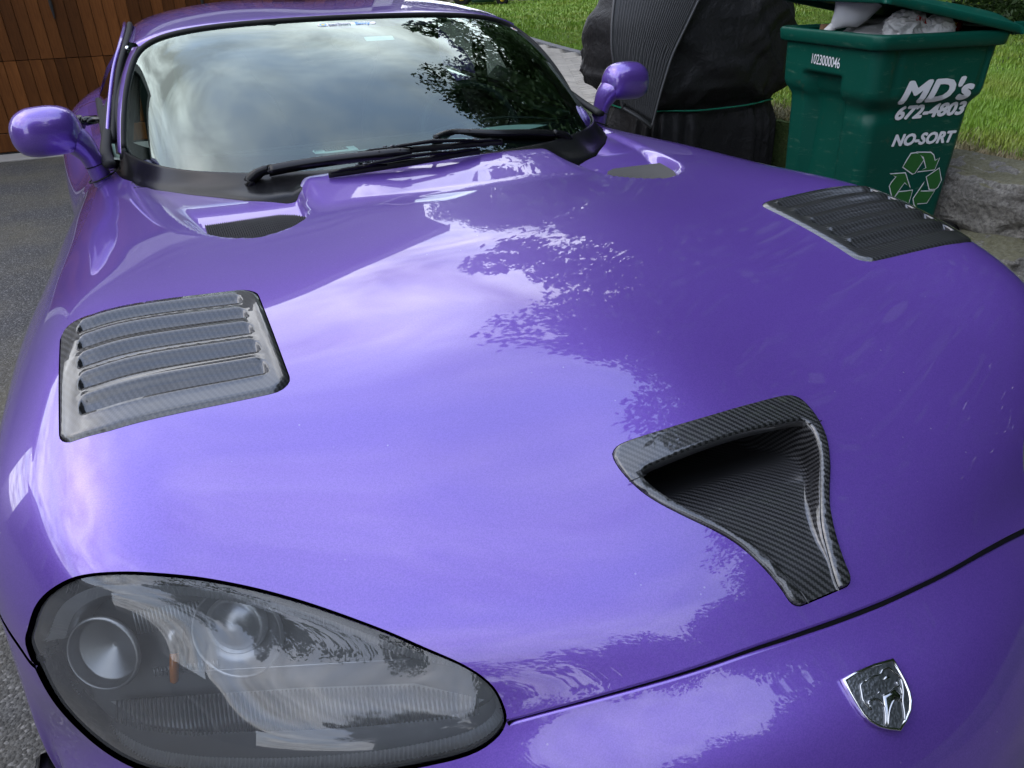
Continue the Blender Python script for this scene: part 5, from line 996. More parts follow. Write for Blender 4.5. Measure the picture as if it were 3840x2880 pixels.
boulder('boulder', (2.98, 2.05, .03), (.66, .60, .28), 3, MT['boulder'], 'dark grey base boulder below the long mossy one', gp, 5)
boulder('boulder', (2.99, 1.42, .05), (.62, .70, .24), 4, MT['boulder'], 'low base boulder under the pale capping boulder', gp, 4)
boulder('boulder', (3.10, 3.15, .22), (.5, .8, .42), 5, MT['boulder'], 'boulder hidden behind the green wheelie bin', gp, 4)
boulder('boulder', (2.80, 4.35, .20), (.5, .7, .44), 6, MT['boulder'], 'boulder behind the covered barbecue', gp, 4)
MT['brownstone'] = m_stone('brown_stone', (.12, .095, .07), (.34, .29, .22), 9.0, .3)
boulder('boulder', (2.46, 4.80, .20), (.30, .35, .44), 7, MT['brownstone'], 'brown rough stone standing behind the far door mirror', gp, 4, rough=.22)
boulder('boulder', (2.16, 4.86, .19), (.24, .3, .42), 8, MT['brownstone'], 'narrow brown stone at the near corner of the paver path', gp, 4)
boulder('boulder', (2.98, .55, .2), (.6, .9, .4), 9, MT['boulder'], 'boulder further along the edging, out past the car nose', gp, 3)
# pale stones along the top of the lawn
gp2 = 'pale stones along the top of the lawn'
FS = [(9.2, 24.2, 1.5, .5), (10.8, 23.8, 1.6, .95), (12.5, 23.4, 1.4, 1.3), (13.9, 23.0, 1.2, 1.5), (15.2, 22.7, 1.6, 1.1), (16.8, 22.2, 1.7, 1.0), (18.4, 21.6, 1.6, .9), (8.0, 24.6, 1.2, .35)]
FL = ['low flat pale stone leftmost but one of the row', 'pale blocky stone left of the tall upright ones', 'tall pale stone left of the dark gap', 'tallest upright pale stone of the row', 'pale stone right of the tallest upright one', 'pale stone behind the covered barbecue top', 'pale stone at the right end of the row', 'smallest flat stone beside the green mower']
for i, ((x, y, w, h), l) in enumerate(zip(FS, FL)): boulder('pale_stone', (x, y, float(lz(x, y))+h*.35), (w, .9, h), 20+i, MT['palestone'], l, gp2, 3, .2, rz=-.4, cat='stone')
TREES = [(9.5, -1.6, 12.5, 10.0, 0, 'wide tree between the tallest tree and the one by the car nose', 2.0, 4.4), (6.2, -8.6, 11.0, 9.0, 1, 'tree in front of the car between two others', 1.6, 3.3), (9.2, 8.8, 13.8, 10.6, 0, 'tall leafy tree standing on the lawn behind the wheelie bin', 2.6, .3), (9.6, 2.2, 15.5, 10.5, 1, 'tallest tree, on the lawn off to the right of the car', 2.4, 1.2), (7.6, -4.6, 9.5, 8.0, 0, 'broad tree in front of the car nose to the right', 1.8, 2.2),
 (2.6, -9.8, 10.5, 8.0, 1, 'tree behind the photographer, straight ahead of the car', 1.8, .7), (-4.4, -9.2, 9.5, 7.5, 0, 'tree behind the photographer on the driveway side', 1.6, 4.0), (14.0, 15.0, 12.5, 9.0, 1, 'tree far up the lawn on the right', 2.8, 5.1), (12.5, 27.5, 12.0, 9, 0, 'tree behind the row of pale stones', 3.4, 2.9), (20.0, 24.0, 13.0, 10, 1, 'tree beyond the pale stones to the right', 3.4, 3.9), (14.0, -9.0, 12.0, 10, 1, 'tree at the far right corner of the garden', 2.2, .2)]
SHL = ['dense shrub at the far right behind the tree by the car nose', 'dense shrub between two trees ahead of the car on the right', 'dense shrub ahead of the car to the right', 'dense shrub straight ahead of the car', 'dense shrub at the right garden edge level with the car nose', 'dense shrub at the right garden edge level with the bonnet', 'dense shrub at the right garden edge level with the cabin', 'dense shrub ahead of the car on the driveway side']
# ------------------------------------------------------------------ house with garage
def m_siding():
    b = NB('painted_clapboard'); c = b.mix(b.noise(3, 5), (.20, .19, .18), (.27, .26, .24)); b.prin(Base_Color=c, Roughness=.7); return b.m
MT['siding'] = m_siding(); MT['trim'] = simple('white_trim', (.68, .67, .64), .5, nz=.05); MT['shingle'] = simple('dark_shingle', (.06, .06, .065), .9, bump=.6, bscale=30, bdist=.02); MT['pane'] = simple('window_pane', (.03, .035, .04), .05, nz=.2); MT['iron'] = simple('black_iron', (.015, .015, .015), .5, bump=.2)
house = empty('house', (-.5, 7.85, 0), label='house with a red-brown wooden garage door behind the car', cat='house')
HI = Matrix.Translation((.5, -7.85, 0))
def hp(mb, name, mat, parent=None, **k): o = mb.build(name, mat, None, smooth=False, **k); o.parent = parent or house; o.matrix_parent_inverse = HI if parent is None else Matrix.Identity(4) ; return o
def wallpoly(mb, pts, y0, y1):
    n = len(pts); mb.add([(x, y0, z) for x, z in pts]+[(x, y1, z) for x, z in pts], [tuple(range(n)), tuple(range(2*n-1, n-1, -1))]+[(i, i+n, (i+1) % n+n, (i+1) % n) for i in range(n)])
mb = MB(); wallpoly(mb, [(1.60, 0), (1.95, 0), (1.95, 3.42), (.45, 4.66), (-.9, 3.80), (-2.5, 3.80), (-3.9, 4.62), (-5.4, 3.42), (-7.6, 3.0), (-7.6, 0), (-3.0, 0), (-3.0, 2.42), (1.60, 2.42)], 7.80, 8.0); hp(mb, 'gable_wall', MT['siding'])
mb = MB(); mb.box((1.85, 12, 1.7), (.2, 8, 3.4)); hp(mb, 'side_wall', MT['siding'])
RL = [(2.10, 3.36), (.45, 4.76), (-.95, 3.86), (-2.45, 3.86), (-3.9, 4.72), (-5.4, 3.50), (-7.9, 3.04)]
for (x0, z0), (x1, z1) in zip(RL[:-1], RL[1:]):
    mb = MB(); mb.add([(x0, 7.35, z0), (x1, 7.35, z1), (x1, 16, z1), (x0, 16, z0), (x0, 7.35, z0+.14), (x1, 7.35, z1+.14), (x1, 16, z1+.14), (x0, 16, z0+.14)], [(0, 1, 2, 3), (7, 6, 5, 4), (0, 4, 5, 1), (1, 5, 6, 2), (2, 6, 7, 3), (3, 7, 4, 0)]); hp(mb, 'roof', MT['shingle'])
    mb = MB(); mb.add([(x0, 7.33, z0-.08), (x1, 7.33, z1-.08), (x1, 7.33, z1+.15), (x0, 7.33, z0+.15)], [(0, 1, 2, 3)]); hp(mb, 'fascia', MT['siding'])
mb = MB()
for z in np.arange(2.75, 3.4, .16):
    xr = 1.95; xl = -5.3
    mb.box(((xr+xl)/2, 7.793, z), (xr-xl-.05, .022, .02))
hp(mb, 'clapboard_edges', MT['siding'], kind='stuff')
door = empty('garage_door', (0, 0, 0)); door.parent = house; door.matrix_parent_inverse = HI
mb = MB(); mb.box((-.70, 7.845, 1.2), (4.6, .05, 2.4)); o = hp(mb, 'door_backing', MT['iron'], parent=door)
mbp = MB(); mbp.box((0, 0, 0), (.0905, .030, 1.0), bev=.0022); t_ = obj('tmp', np.concatenate(mbp.V), mbp.F, MT['cedar'], smooth=False); plank_me = t_.data; plank_me.name = 'plank'; bpy.data.objects.remove(t_)
x = -2.955; 
while x < 1.56:
    for z0, z1 in ((.182, .733), (.738, 1.29), (1.295, 1.85), (1.855, 2.38)):
        o = obj_me('plank', plank_me, door, (x, 7.806+random.uniform(-.0012, .0012), (z0+z1)/2), (0, 0, 0), (1, 1, z1-z0))
    x += .0937
mb = MB(); mb.box((-.70, 7.802, .100), (4.56, .036, .150), bev=.004); hp(mb, 'bottom_rail', MT['cedar'], parent=door)
mb = MB(); mb.box((-.70, 7.800, .012), (4.56, .06, .022)); hp(mb, 'door_sweep', MT['rubber'], parent=door)
for hx in (-1.135, .035):
    mb = MB(); mb.tube([(hx, 7.775, 1.60), (hx-.0, 7.77, 1.35), (hx+.004, 7.775, 1.13), (hx+.004, 7.782, 1.035)], [.022, .018, .014, .006], 8, flat=.5); hp(mb, 'door_handle', MT['iron'], parent=door)
for cx, w, z0, z1 in ((-3.1, .2, 0, 2.6), (1.70, .2, 0, 2.6)): mb = MB(); mb.box((cx, 7.775, (z0+z1)/2), (w, .06, z1-z0)); hp(mb, 'door_casing', MT['trim'])
mb = MB(); mb.box((-.70, 7.775, 2.52), (5.0, .06, .2)); hp(mb, 'door_casing', MT['trim'])
# wing on the left, seen only mirrored in the near wing of the car
wing = empty('house', (-9.9, 0, 0), label='side wing of the house with arched white window trims, left of the driveway', cat='house wing'); WI = Matrix.Translation((9.9, 0, 0))
def wp(mb, name, mat): o = mb.build(name, mat, None, smooth=False); o.parent = wing; o.matrix_parent_inverse = WI; return o
mb = MB(); mb.box((-12.4, 1.0, 1.45), (5, 13.2, 2.9)); wp(mb, 'wall', MT['siding'])
mb = MB(); mb.add([(-9.5, -5.9, 2.8), (-9.5, 7.9, 2.8), (-12.4, 7.9, 4.2), (-12.4, -5.9, 4.2), (-15.3, -5.9, 2.8), (-15.3, 7.9, 2.8)], [(0, 1, 2, 3), (3, 2, 5, 4), (0, 3, 4), (1, 5, 2)]); wp(mb, 'roof', MT['shingle'])
for y in (-3.2, -.2, 2.8, 5.6):
    t = np.linspace(0, math.pi, 13); a = [(-9.87, y+.62*math.cos(q), 1.9+.62*math.sin(q)) for q in t]; mb = MB(); mb.add([(-9.87, y-.62, .9)]+[(p[0], p[1], p[2]) for p in a[::-1]]+[(-9.87, y+.62, .9)], [tuple(range(15))]); wp(mb, 'window', MT['pane'])
    mb = MB(); mb.tube([(-9.84, y+.72, .8)]+[(-9.84, y+.72*math.cos(q), 1.9+.72*math.sin(q)) for q in t]+[(-9.84, y-.72, .8)], .10, 4); [mb.box((-9.85, y+d, 1.6), (.03, .04, 1.5)) for d in (-.2, .2)]; mb.box((-9.85, y, 1.5), (.03, 1.2, .04)); wp(mb, 'window_trim', MT['trim'])

# ------------------------------------------------------------------ green wheelie bin
def m_bin():
    b = NB('green_bin_plastic'); n = b.noise(3, 5); c = b.mix(n, (.0015, .052, .036), (.0025, .075, .050)); sc = b.ramp(b.noise(9, 9, .75, vec=b.scaled((1, 1, 5))), [(.57, (0,0,0)), (.70, (.55,.55,.55))]); c = b.mix(sc, c, (.09, .17, .12)); d = b.ramp(b.noise(14, 6, .7), [(.62, (0,0,0)), (.75, (.55,.55,.55))]); c = b.mix(d, c, (.09, .075, .045))
    sp = b.ramp(b.vor(60), [(0, (.6,.6,.6)), (.03, (.6,.6,.6)), (.05, (0,0,0))]); c = b.mix(sp, c, (.25, .28, .22)); b.prin(Base_Color=c, Roughness=.42, Specular_IOR_Level=.22, Normal=b.bump(b.noise(220, 3), .12, .001)); return b.m
MT['bin'] = m_bin(); MT['decal'] = simple('white_decal', (.74, .74, .78), .5, nz=.06, nscale=30); MT['recgreen'] = simple('green_decal', (.018, .115, .022), .5, nz=.1)
BW, BA = .625, .72
bin_ = empty('wheelie_bin', (2.13, 2.328, 0), R(-10), label='dark green wheelie recycling bin with its lid propped open by rubbish, beside the boulder edging', cat='bin')
def bp(mb, name, mat, parent=None, smooth=True, **k): o = mb.build(name, mat, None, smooth, **k); o.parent = parent or bin_; return o
def build_bin():
    def ring(z, ib0, ib1, ia0, ia1, r, n=10):
        c = []
        for cx, cy, t0 in ((BW-ib1-r, ia0+r, -90), (BW-ib1-r, BA-ia1-r, 0), (ib0+r, BA-ia1-r, 90), (ib0+r, ia0+r, 180)):
            for i in range(n+1): t = R(t0+90*i/n); c.append((cx+r*math.cos(t), cy+r*math.sin(t)))
        c = np.array(c); c = resample(c, .011) if False else c
        # fine, index-stable sampling of each straight run
        out = []; 
        for i in range(len(c)):
            p, q = c[i], c[(i+1) % len(c)]; m = 26 if (i % (n+1)) == n else 1
            for k in range(m): out.append(p+(q-p)*k/m)
        out = np.array(out); return np.c_[out, np.full(len(out), z)]
    levels = [(.02, .085, .075, .07, .10), (.10, .078, .068, .065, .09), (.30, .070, .060, .060, .08), (.50, .062, .050, .055, .07), (.70, .056, .044, .052, .06), (.735, .054, .040, .050, .055), (.755, .045, .028, .040, .045), (.775, .030, .014, .028, .03), (.80, .022, .010, .024, .025), (.88, .018, .008, .022, .022), (.975, .014, .004, .018, .016)]
    zz = np.r_[.02, np.arange(.05, .972, .0115), .975]; L = np.array(levels); rings = []
    for z in zz:
        p = [np.interp(z, L[:, 0], L[:, i]) for i in range(1, 5)]; rg = ring(z, p[0], p[1], p[2], p[3], .050); x, y = rg[:, 0].copy(), rg[:, 1].copy()
        # tall hand recess in the narrow face
        onA = x < p[0]+.012; m = onA*sstep((y-.232)/.016)*sstep((.505-y)/.016)*sstep((.856-z)/.014)*sstep((z-.16)/.03); rg[:, 0] += m*(.060-.028*sstep((.70-z)/.5))
        # upright stiffening slots of the lettered face and a dished belt at the near corner
        onB = y < p[2]+.012
        for xc, w in ((.126, .012), (.562, .012)): rg[:, 1] += onB*np.exp(-((x-xc-.02*(.97-z))/w)**4)*.012*sstep((z-.79)/.02)*sstep((.99-z)/.01)
        dc = np.hypot(np.maximum(x-p[0], 0), np.maximum(y-p[2], 0)); dn = np.exp(-((z-.715)/.030)**2)*np.exp(-(dc/.13)**2)*.022; rg[:, 0] += dn*.75; rg[:, 1] += dn*.75
        rings.append(rg)
    mb = MB(); mb.loft(rings, True, True, False); bp(mb, 'bin_body', MT['bin'])
    R_ = lambda z, g, r=.055: ring(z, -g+.010, -g, -g+.014, -g+.012, r)
    mb = MB(); mb.loft([R_(.972, -.004), R_(.972, .016), R_(.978, .022), R_(1.018, .026), R_(1.028, .022), R_(1.032, .014), R_(1.028, .004), R_(1.020, -.004), R_(1.020, -.010), R_(.90, -.016)]); bp(mb, 'bin_rim', MT['bin'])
    mb = MB(); rg = R_(.86, -.02); mb.add(rg, [tuple(range(len(rg)))]); bp(mb, 'bin_inside', simple('dark_rubbish', (.015, .014, .012), .9))
    # lid hinged along the far (right) side, resting on the rubbish
    H = np.array([BW+.035, 0, 1.045]); tilt = R(11.0); cl, sl_ = math.cos(tilt), math.sin(tilt)
    def lp(u, v, w): return (H[0]-u*cl-w*sl_*-1*-1, v, H[2]+u*sl_+w*cl-.0)
    mb = MB(); us = np.linspace(-.005, .70, 26); vs_ = np.linspace(-.018, BA+.018, 24); top = []; 
    U, Vv = np.meshgrid(us, vs_, indexing='ij'); edg = np.minimum.reduce([U+.005, .70-U, Vv+.018, BA+.018-Vv]); cr_ = .030*sstep(edg/.07)+.006*np.sin(U*9)*sstep(edg/.1); X = H[0]-U*cl-cr_*sl_; Z = H[2]+U*sl_+cr_*cl; mb.grid(np.stack([X, Vv, Z], -1))
    rim = []; per = [(u, vs_[0]) for u in us]+[(us[-1], v) for v in vs_]+[(u, vs_[-1]) for u in us[::-1]]+[(us[0], v) for v in vs_[::-1]]; cx, cv = .35, BA/2
    rr = []
    for g, w in ((0, 0), (.004, -.004), (.006, -.030), (.002, -.034), (-.010, -.030), (-.012, -.006), (-.06, -.002)):
        rr.append([(H[0]-(u+g*(1 if u > .34 else -1)*min(1, abs(u-.34)/.34))*cl+w*sl_*-1*0-w*sl_, v+g*(1 if v > cv else -1)*min(1, abs(v-cv)/cv), H[2]+u*sl_+w*cl) for u, v in per])
    mb.loft(rr, True); mb.add([(H[0]-.01*cl, -.01, H[2]-.006), (H[0]-.69*cl, -.01, H[2]+.69*sl_-.006), (H[0]-.69*cl, BA+.01, H[2]+.69*sl_-.006), (H[0]-.01*cl, BA+.01, H[2]-.006)], [(0, 1, 2, 3)]); bp(mb, 'bin_lid', MT['bin'])
    mb = MB(); mb.box((BW+.030, .08, 1.030), (.08, .05, .045), bev=.008); mb.box((BW+.030, BA-.08, 1.030), (.08, .05, .045), bev=.008); mb.tube([(BW+.085, -.005, 1.035), (BW+.085, BA+.005, 1.035)], .016, 10); mb.box((BW+.06, .01, 1.034), (.085, .018, .05), bev=.006); bp(mb, 'bin_handle', MT['bin'], kind='stuff')
    mb = MB(); mb.tube([(BW+.085, -.008, 1.035), (BW+.085, .0, 1.035)], [.008, .008], 8); bp(mb, 'handle_end', MT['rubber'])
    for v in (.06, BA-.06):
        mb = MB(); mb.loft([[(BW-.03+q*math.cos(t), v+d, .10+q*math.sin(t)) for t in np.linspace(0, 2*math.pi, 24, False)] for d, q in ((-.03, .06), (-.03, .10), (.03, .10), (.03, .06))], True, True, True); bp(mb, 'bin_wheel', MT['rubber'])
    # lettering
    fy = lambda z: np.interp(z, L[:, 0], L[:, 3])-.0022
    def onB(name, body, x0, x1, z0, zt, slope, shear, off, mat=MT['decal'], bold=.003):
        V, F = text_mesh(body, 1.0, shear, off); V, F = refine(V, F, .12); lo, hi = V.min(0), V.max(0); u = (V[:, 0]-lo[0])/(hi[0]-lo[0]); w = (V[:, 1]-0)/(.70); X = x0+u*(x1-x0); Z = z0+w*(zt-z0)+slope*u
        vv, ff = [], []
        for k_, (dx, dz) in enumerate([(0, 0)]+[(bold*math.cos(q), bold*.75*math.sin(q)) for q in np.arange(8)*math.pi/4]): ff += [tuple(q+len(V)*k_ for q in f) for f in F]; vv.append(np.stack([X+dx, fy(Z)-.0008-.00012*k_, Z+dz], 1))
        o = obj(name, np.concatenate(vv), ff, mat, None, False); o.parent = bin_
    onB('lettering', "MD's", .178, .530, .760, .845, .002, .22, .0, bold=.0080); onB('lettering', '672-4803', .190, .540, .690, .742, .003, .20, .0, bold=.0046); onB('lettering', 'NO-SORT', .205, .528, .577, .624, -.003, .22, .0, bold=.0040)
    # number on the narrow face
    fx = lambda z: np.interp(z, L[:, 0], L[:, 1])-.0022
    V, F = text_mesh('1023000046', 1.0, 0, .004, 0, 'LEFT', .95); lo, hi = V.min(0), V.max(0); u = (V[:, 0]-lo[0])/(hi[0]-lo[0]); Z = .888+(V[:, 1]/.70)*.042-.004*u; Y = .455-u*.205
    o = obj('number', np.stack([fx(Z), Y, Z], 1), F, MT['decal'], None, False); o.parent = bin_
    # recycling arrows: three folded bands in green with white outline (x,z on the lettered face)
    A1 = [(.285,.487),(.325,.548),(.352,.548),(.378,.524),(.340,.447)] ; 
    arrows = [[(290,100),(345,0),(395,-75),(460,-85),(510,-72),(560,5),(450,170),(412,186)], [(460,-90),(640,-92),(680,-60),(695,5),(755,-25),(690,140-10),(465,158),(575,100),(540,-20)],
              [(135,172),(333,157),(395,350),(318,290),(245,392),(185,480),(160,488),(125,330),(150,280),(207,215)], [(170,490),(245,390),(423,370),(370,560),(240,560),(160,545)],
              [(580,210),(750,95),(783,250),(740,340),(700,372),(620,372)], [(565,265),(525,382),(700,380),(600,545),(480,555),(465,610),(430,560),(418,480)]]
    def m2(p): # photo pick -> face coordinates (least squares affine from the measured corners)
        return (AFF[0]+AFF[1]*p[0]+AFF[2]*p[1], AFF[3]+AFF[4]*p[0]+AFF[5]*p[1])
    src = np.array([(465,600),(125,320),(785,250),(290,100),(760,720)], float); dst = np.array([(.419,.281),(.239,.400),(.524,.402),(.289,.475),(.568,.221)]); Mx = np.c_[np.ones(5), src]; ax_, *_ = np.linalg.lstsq(Mx, dst[:, 0], rcond=None); az_, *_ = np.linalg.lstsq(Mx, dst[:, 1], rcond=None); AFF = list(ax_)+list(az_)
    for a in arrows:
        p = np.array([m2(q) for q in a]); out = np.stack([p[:, 0], fy(p[:, 1])+.0012, p[:, 1]], 1); inn2 = offset_poly(p, .0045); inn = np.stack([inn2[:, 0], fy(inn2[:, 1])+.0004, inn2[:, 1]], 1)
        from mathutils.geometry import tessellate_polygon
        for nm, Q, m in (('recycling_outline', out, MT['decal']), ('recycling_arrow', inn, MT['recgreen'])):
            Fq = tessellate_polygon([[Vector((q[0], q[2], 0)) for q in Q]]); o = obj(nm, Q, Fq, m, None, False); o.parent = bin_
build_bin()

def bl(x, y, z):  # bin-local to world
    c, s = math.cos(R(-10)), math.sin(R(-10)); return np.array([2.13+x*c-y*s, 2.328+x*s+y*c, z])
# rubbish standing in the bin
def build_rubbish():
    # plastic jug, upside down
    jm = NB('translucent_jug'); jm.prin(Base_Color=(.80, .80, .82), Roughness=.3, Subsurface_Weight=.3, Subsurface_Radius=(.02, .02, .02), Specular_IOR_Level=.4)
    c = bl(.13, .40, 1.10); prof = [(-.085, .012), (-.080, .020), (-.045, .045), (-.015, .076), (.03, .082), (.10, .080), (.12, .065), (.125, .02)]
    ax = np.array([.45, -.5, .70]); ax /= np.linalg.norm(ax); a = np.cross(ax, (0, 0, 1)); a /= np.linalg.norm(a); b = np.cross(ax, a); n = 28
    mb = MB(); mb.loft([[c+ax*h+r*((a*math.copysign(abs(math.cos(t))**.8, math.cos(t))+b*math.copysign(abs(math.sin(t))**.8, math.sin(t)))) for t in np.linspace(0, 2*math.pi, n, False)] for h, r in prof], True, True, True)
    j = mb.build('plastic_jug', jm.m, label='translucent white plastic milk jug lying on top of the bin, neck down', cat='jug')
    c2 = c-ax*.10; mb = MB(); mb.tube([c2-ax*.018, c2+ax*.02], [.019, .019], 16); cap = mb.build('jug_neck', jm.m); cap.parent = j
    mb = MB(); mb.tube(catmull([c-a*.05+ax*-.05, c-a*.088-ax*.045, c-a*.105-ax*.0, c-a*.085+ax*.05], 4), .012, 8); h = mb.build('jug_handle', jm.m); h.parent = j
    mb = MB(); t = np.linspace(-.9, .9, 10); mb.grid(np.stack([[c+ax*hh+.0815*(math.cos(q)*(-b)+math.sin(q)*a) for q in t] for hh in (.03, .09)])); l = mb.build('jug_label', simple('grey_print_label', (.35, .35, .36), .6)); l.parent = j
    # cardboard tube / brown box edge
    p = bl(.085, .50, .97); mb = MB(); mb.tube([p+(0, 0, -.12), p+(.01, 0, .075)], .026, 14); mb.build('cardboard_tube', simple('brown_cardboard', (.16, .09, .05), .9), label='brown cardboard tube under the milk jug in the bin', cat='tube')
    # crumpled paper bags
    def crump(name, ctr, size, seed, mat, label, cat, amp=.35):
        import bmesh
        bm = bmesh.new(); bmesh.ops.create_icosphere(bm, subdivisions=5, radius=1)
        for v in bm.verts:
            q = v.co.copy(); f = Vector((seed*5.1, seed*1.7, seed*2.9)); r1 = 1-2*abs(noise.noise(q*1.9+f)); r2 = 1-2*abs(noise.noise(q*4.1+f)); q *= 1+amp*.55*r1+amp*.22*r2; v.co = Vector((q.x*size[0], q.y*size[1], q.z*size[2]))
        me = bpy.data.meshes.new(name); bm.to_mesh(me); bm.free(); me.materials.append(mat); o = obj_me(name, me, None, tuple(ctr), (0, 0, R(-10))); return tag(o, label, cat)
    pm = simple('white_paper', (.78, .77, .76), .7, nz=.04)
    b1 = crump('paper_bag', bl(.245, .165, 1.045), (.078, .070, .058), 3, pm, 'crumpled white paper bag with red script, at the near corner of the bin', 'paper bag')
    V, F = text_mesh('Chick', .030, .2, .0006); P = np.stack([V[:, 0]-.03, V[:, 0]*0-.0, V[:, 1]], 1); cc = bl(.245, .080, 1.075); d = np.array([[math.cos(R(-20)), 0, 0], [math.sin(R(-20)), 0, 0], [0, 0, 1]]).T; Q = P[:, :1]*np.array([math.cos(R(-30)), math.sin(R(-30)), -.25])+P[:, 2:]*np.array([.1, .35, .9])+cc
    from mathutils.bvhtree import BVHTree
    me = b1.data; Rz = Matrix.Rotation(R(-10), 3, 'Z'); vs_ = [Rz @ v.co+b1.location for v in me.vertices]; bv = BVHTree.FromPolygons(vs_, [tuple(p.vertices) for p in me.polygons]); Q2 = []
    for q in Q:
        h, nn, i, dd = bv.find_nearest(Vector(q)); Q2.append(tuple(h+nn*.0012))
    o = obj('bag_lettering', Q2, F, MT['red'], None, False); o.parent = b1; o.matrix_parent_inverse = Matrix.LocRotScale(b1.location, b1.rotation_euler, None).inverted()
    crump('paper_bag', bl(.345, .10, 1.035), (.062, .055, .050), 8, pm, 'second crumpled white paper wrapper, right of the bag with red script', 'paper bag')
    crump('rubbish_bag', bl(.36, .36, .97), (.20, .22, .09), 5, simple('grey_plastic_film', (.30, .30, .30), .4), 'crushed grey plastic film filling the middle of the bin', 'plastic film', .25)
    # soft drink can
    a0, a1 = bl(.40, .20, 1.045), bl(.515, .16, 1.035); mb = MB(); d = a1-a0; L = np.linalg.norm(d); mb.tube([a0, a0+d*.03, a0+d*.12, a0+d*.9, a0+d], [.022, .027, .032, .032, .026], 24)
    can = mb.build('drink_can', simple('dark_red_can', (.22, .008, .010), .25, metal=.4), label='dark red drink can lying in the shade under the propped bin lid', cat='can')
    mb = MB(); mb.tube([a0-d*.01, a0+d*.001], [.0215, .0225], 24); e = mb.build('can_end', MT['silver']); e.parent = can
    V, F = text_mesh('CHERRY', .030, 0, .0006); dn = d/L; upv = np.array([-.1, -.6, .8]); upv -= dn*(upv@dn); upv /= np.linalg.norm(upv); nn = np.cross(dn, upv); nn = nn if nn[1] < 0 else -nn
    th = (V[:, 1]-.002)/.032; c0 = a0+d*.22; base = np.array([-.17, -.98, 0]); base -= dn*(base@dn); base /= np.linalg.norm(base); u2 = np.cross(base, dn); u2 = u2 if u2[2] > 0 else -u2
    Q = c0+V[:, :1]*dn*.62+.0326*(np.cos(th)[:, None]*base+np.sin(th)[:, None]*u2); o = obj('can_lettering', Q, F, MT['yellow'], None, False); o.parent = can
build_rubbish()

# ------------------------------------------------------------------ covered barbecue
def m_cover():
    b = NB('black_polyester_cover'); c = b.mix(b.noise(5, 6), (.011, .011, .012), (.026, .0255, .026)); d = b.ramp(b.noise(7, 9, .8), [(.60, (0,0,0)), (.8, (.35,.35,.35))]); c = b.mix(d, c, (.13, .12, .10)); b.prin(Base_Color=c, Roughness=.50, Specular_IOR_Level=.22, Normal=b.bump(b.math('ADD', b.noise(9, 7, .6, dist=.8), b.math('MULTIPLY', b.noise(34, 5), .3)), .8, .02)); return b.m
MT['cover'] = m_cover()
def build_grill():
    LV = [(1.36, .30, .16, 2.38), (1.34, .42, .22, 2.37), (1.28, .53, .27, 2.34), (1.16, .60, .30, 2.33), (1.05, .66, .325, 2.31), (.95, .675, .335, 2.30), (.86, .69, .345, 2.30), (.76, .695, .355, 2.31), (.68, .67, .35, 2.32), (.62, .585, .315, 2.33), (.575, .555, .290, 2.34), (.55, .55, .285, 2.34), (.52, .56, .295, 2.34), (.44, .575, .31, 2.34), (.30, .58, .315, 2.34), (.14, .59, .32, 2.34), (.0, .60, .325, 2.34)]
    L = np.array(LV)[::-1]; zz = np.r_[np.arange(0, 1.36, .018), 1.36]; rings = []; n = 220
    for z in zz:
        hx, hy, cx = [np.interp(z, L[:, 0], L[:, i]) for i in (1, 2, 3)]; hx *= .88; cx += .135; rg = []
        for i in range(n):
            t = 2*math.pi*i/n; p = .46; x = math.copysign(abs(math.cos(t))**p, math.cos(t)); y = math.copysign(abs(math.sin(t))**p, math.sin(t)); X, Y = hx*x, hy*y
            q = Vector((X*2.2+3, Y*2.2, z*2.0)); f = noise.fractal(q*1.2, 1, 2, 3)*.018+max(0, 1-5*abs(noise.noise(Vector((X*2.6+z*1.5, z*2.0+X, 4)))))*.040*(z > .6)+max(0, 1-6*abs(noise.noise(Vector((X*3.4-z*3, z*2.6-X*2, 9)))))*.032*(z > .58)
            fold = math.sin(t*23+2*math.sin(t*3)+z*1.2)*.5+math.sin(t*37+1.3)*.3; amp = .030*min(1, max(0, (.60-z)/.15)) if z < .6 else .022*max(0, (.85-z)/.25) if z < .85 else 0
            f += fold*amp; r = 1+f/max(.3, math.hypot(X, Y)); rg.append((cx+X*r, 3.98+Y*r, z))
        rings.append(rg)
    mb = MB(); mb.loft(rings, True, False, True); o = mb.build('covered_barbecue', MT['cover'], label='barbecue under a wrinkled black fabric cover, behind the far side of the bonnet', cat='barbecue')
    mb = MB(); z = .562; hx, hy = .560*.88, .296; pts = []
    for i in range(81):
        t = 2*math.pi*i/80; p = .55; pts.append((2.475+(hx+.012)*math.copysign(abs(math.cos(t))**p, math.cos(t)), 3.98+(hy+.014)*math.copysign(abs(math.sin(t))**p, math.sin(t)), z+.006*math.sin(t*5)))
    mb.tube(pts, .0048, 6); c = mb.build('tie_cord', simple('green_cord', (.01, .22, .13), .5)); c.parent = o
    return o
build_grill()
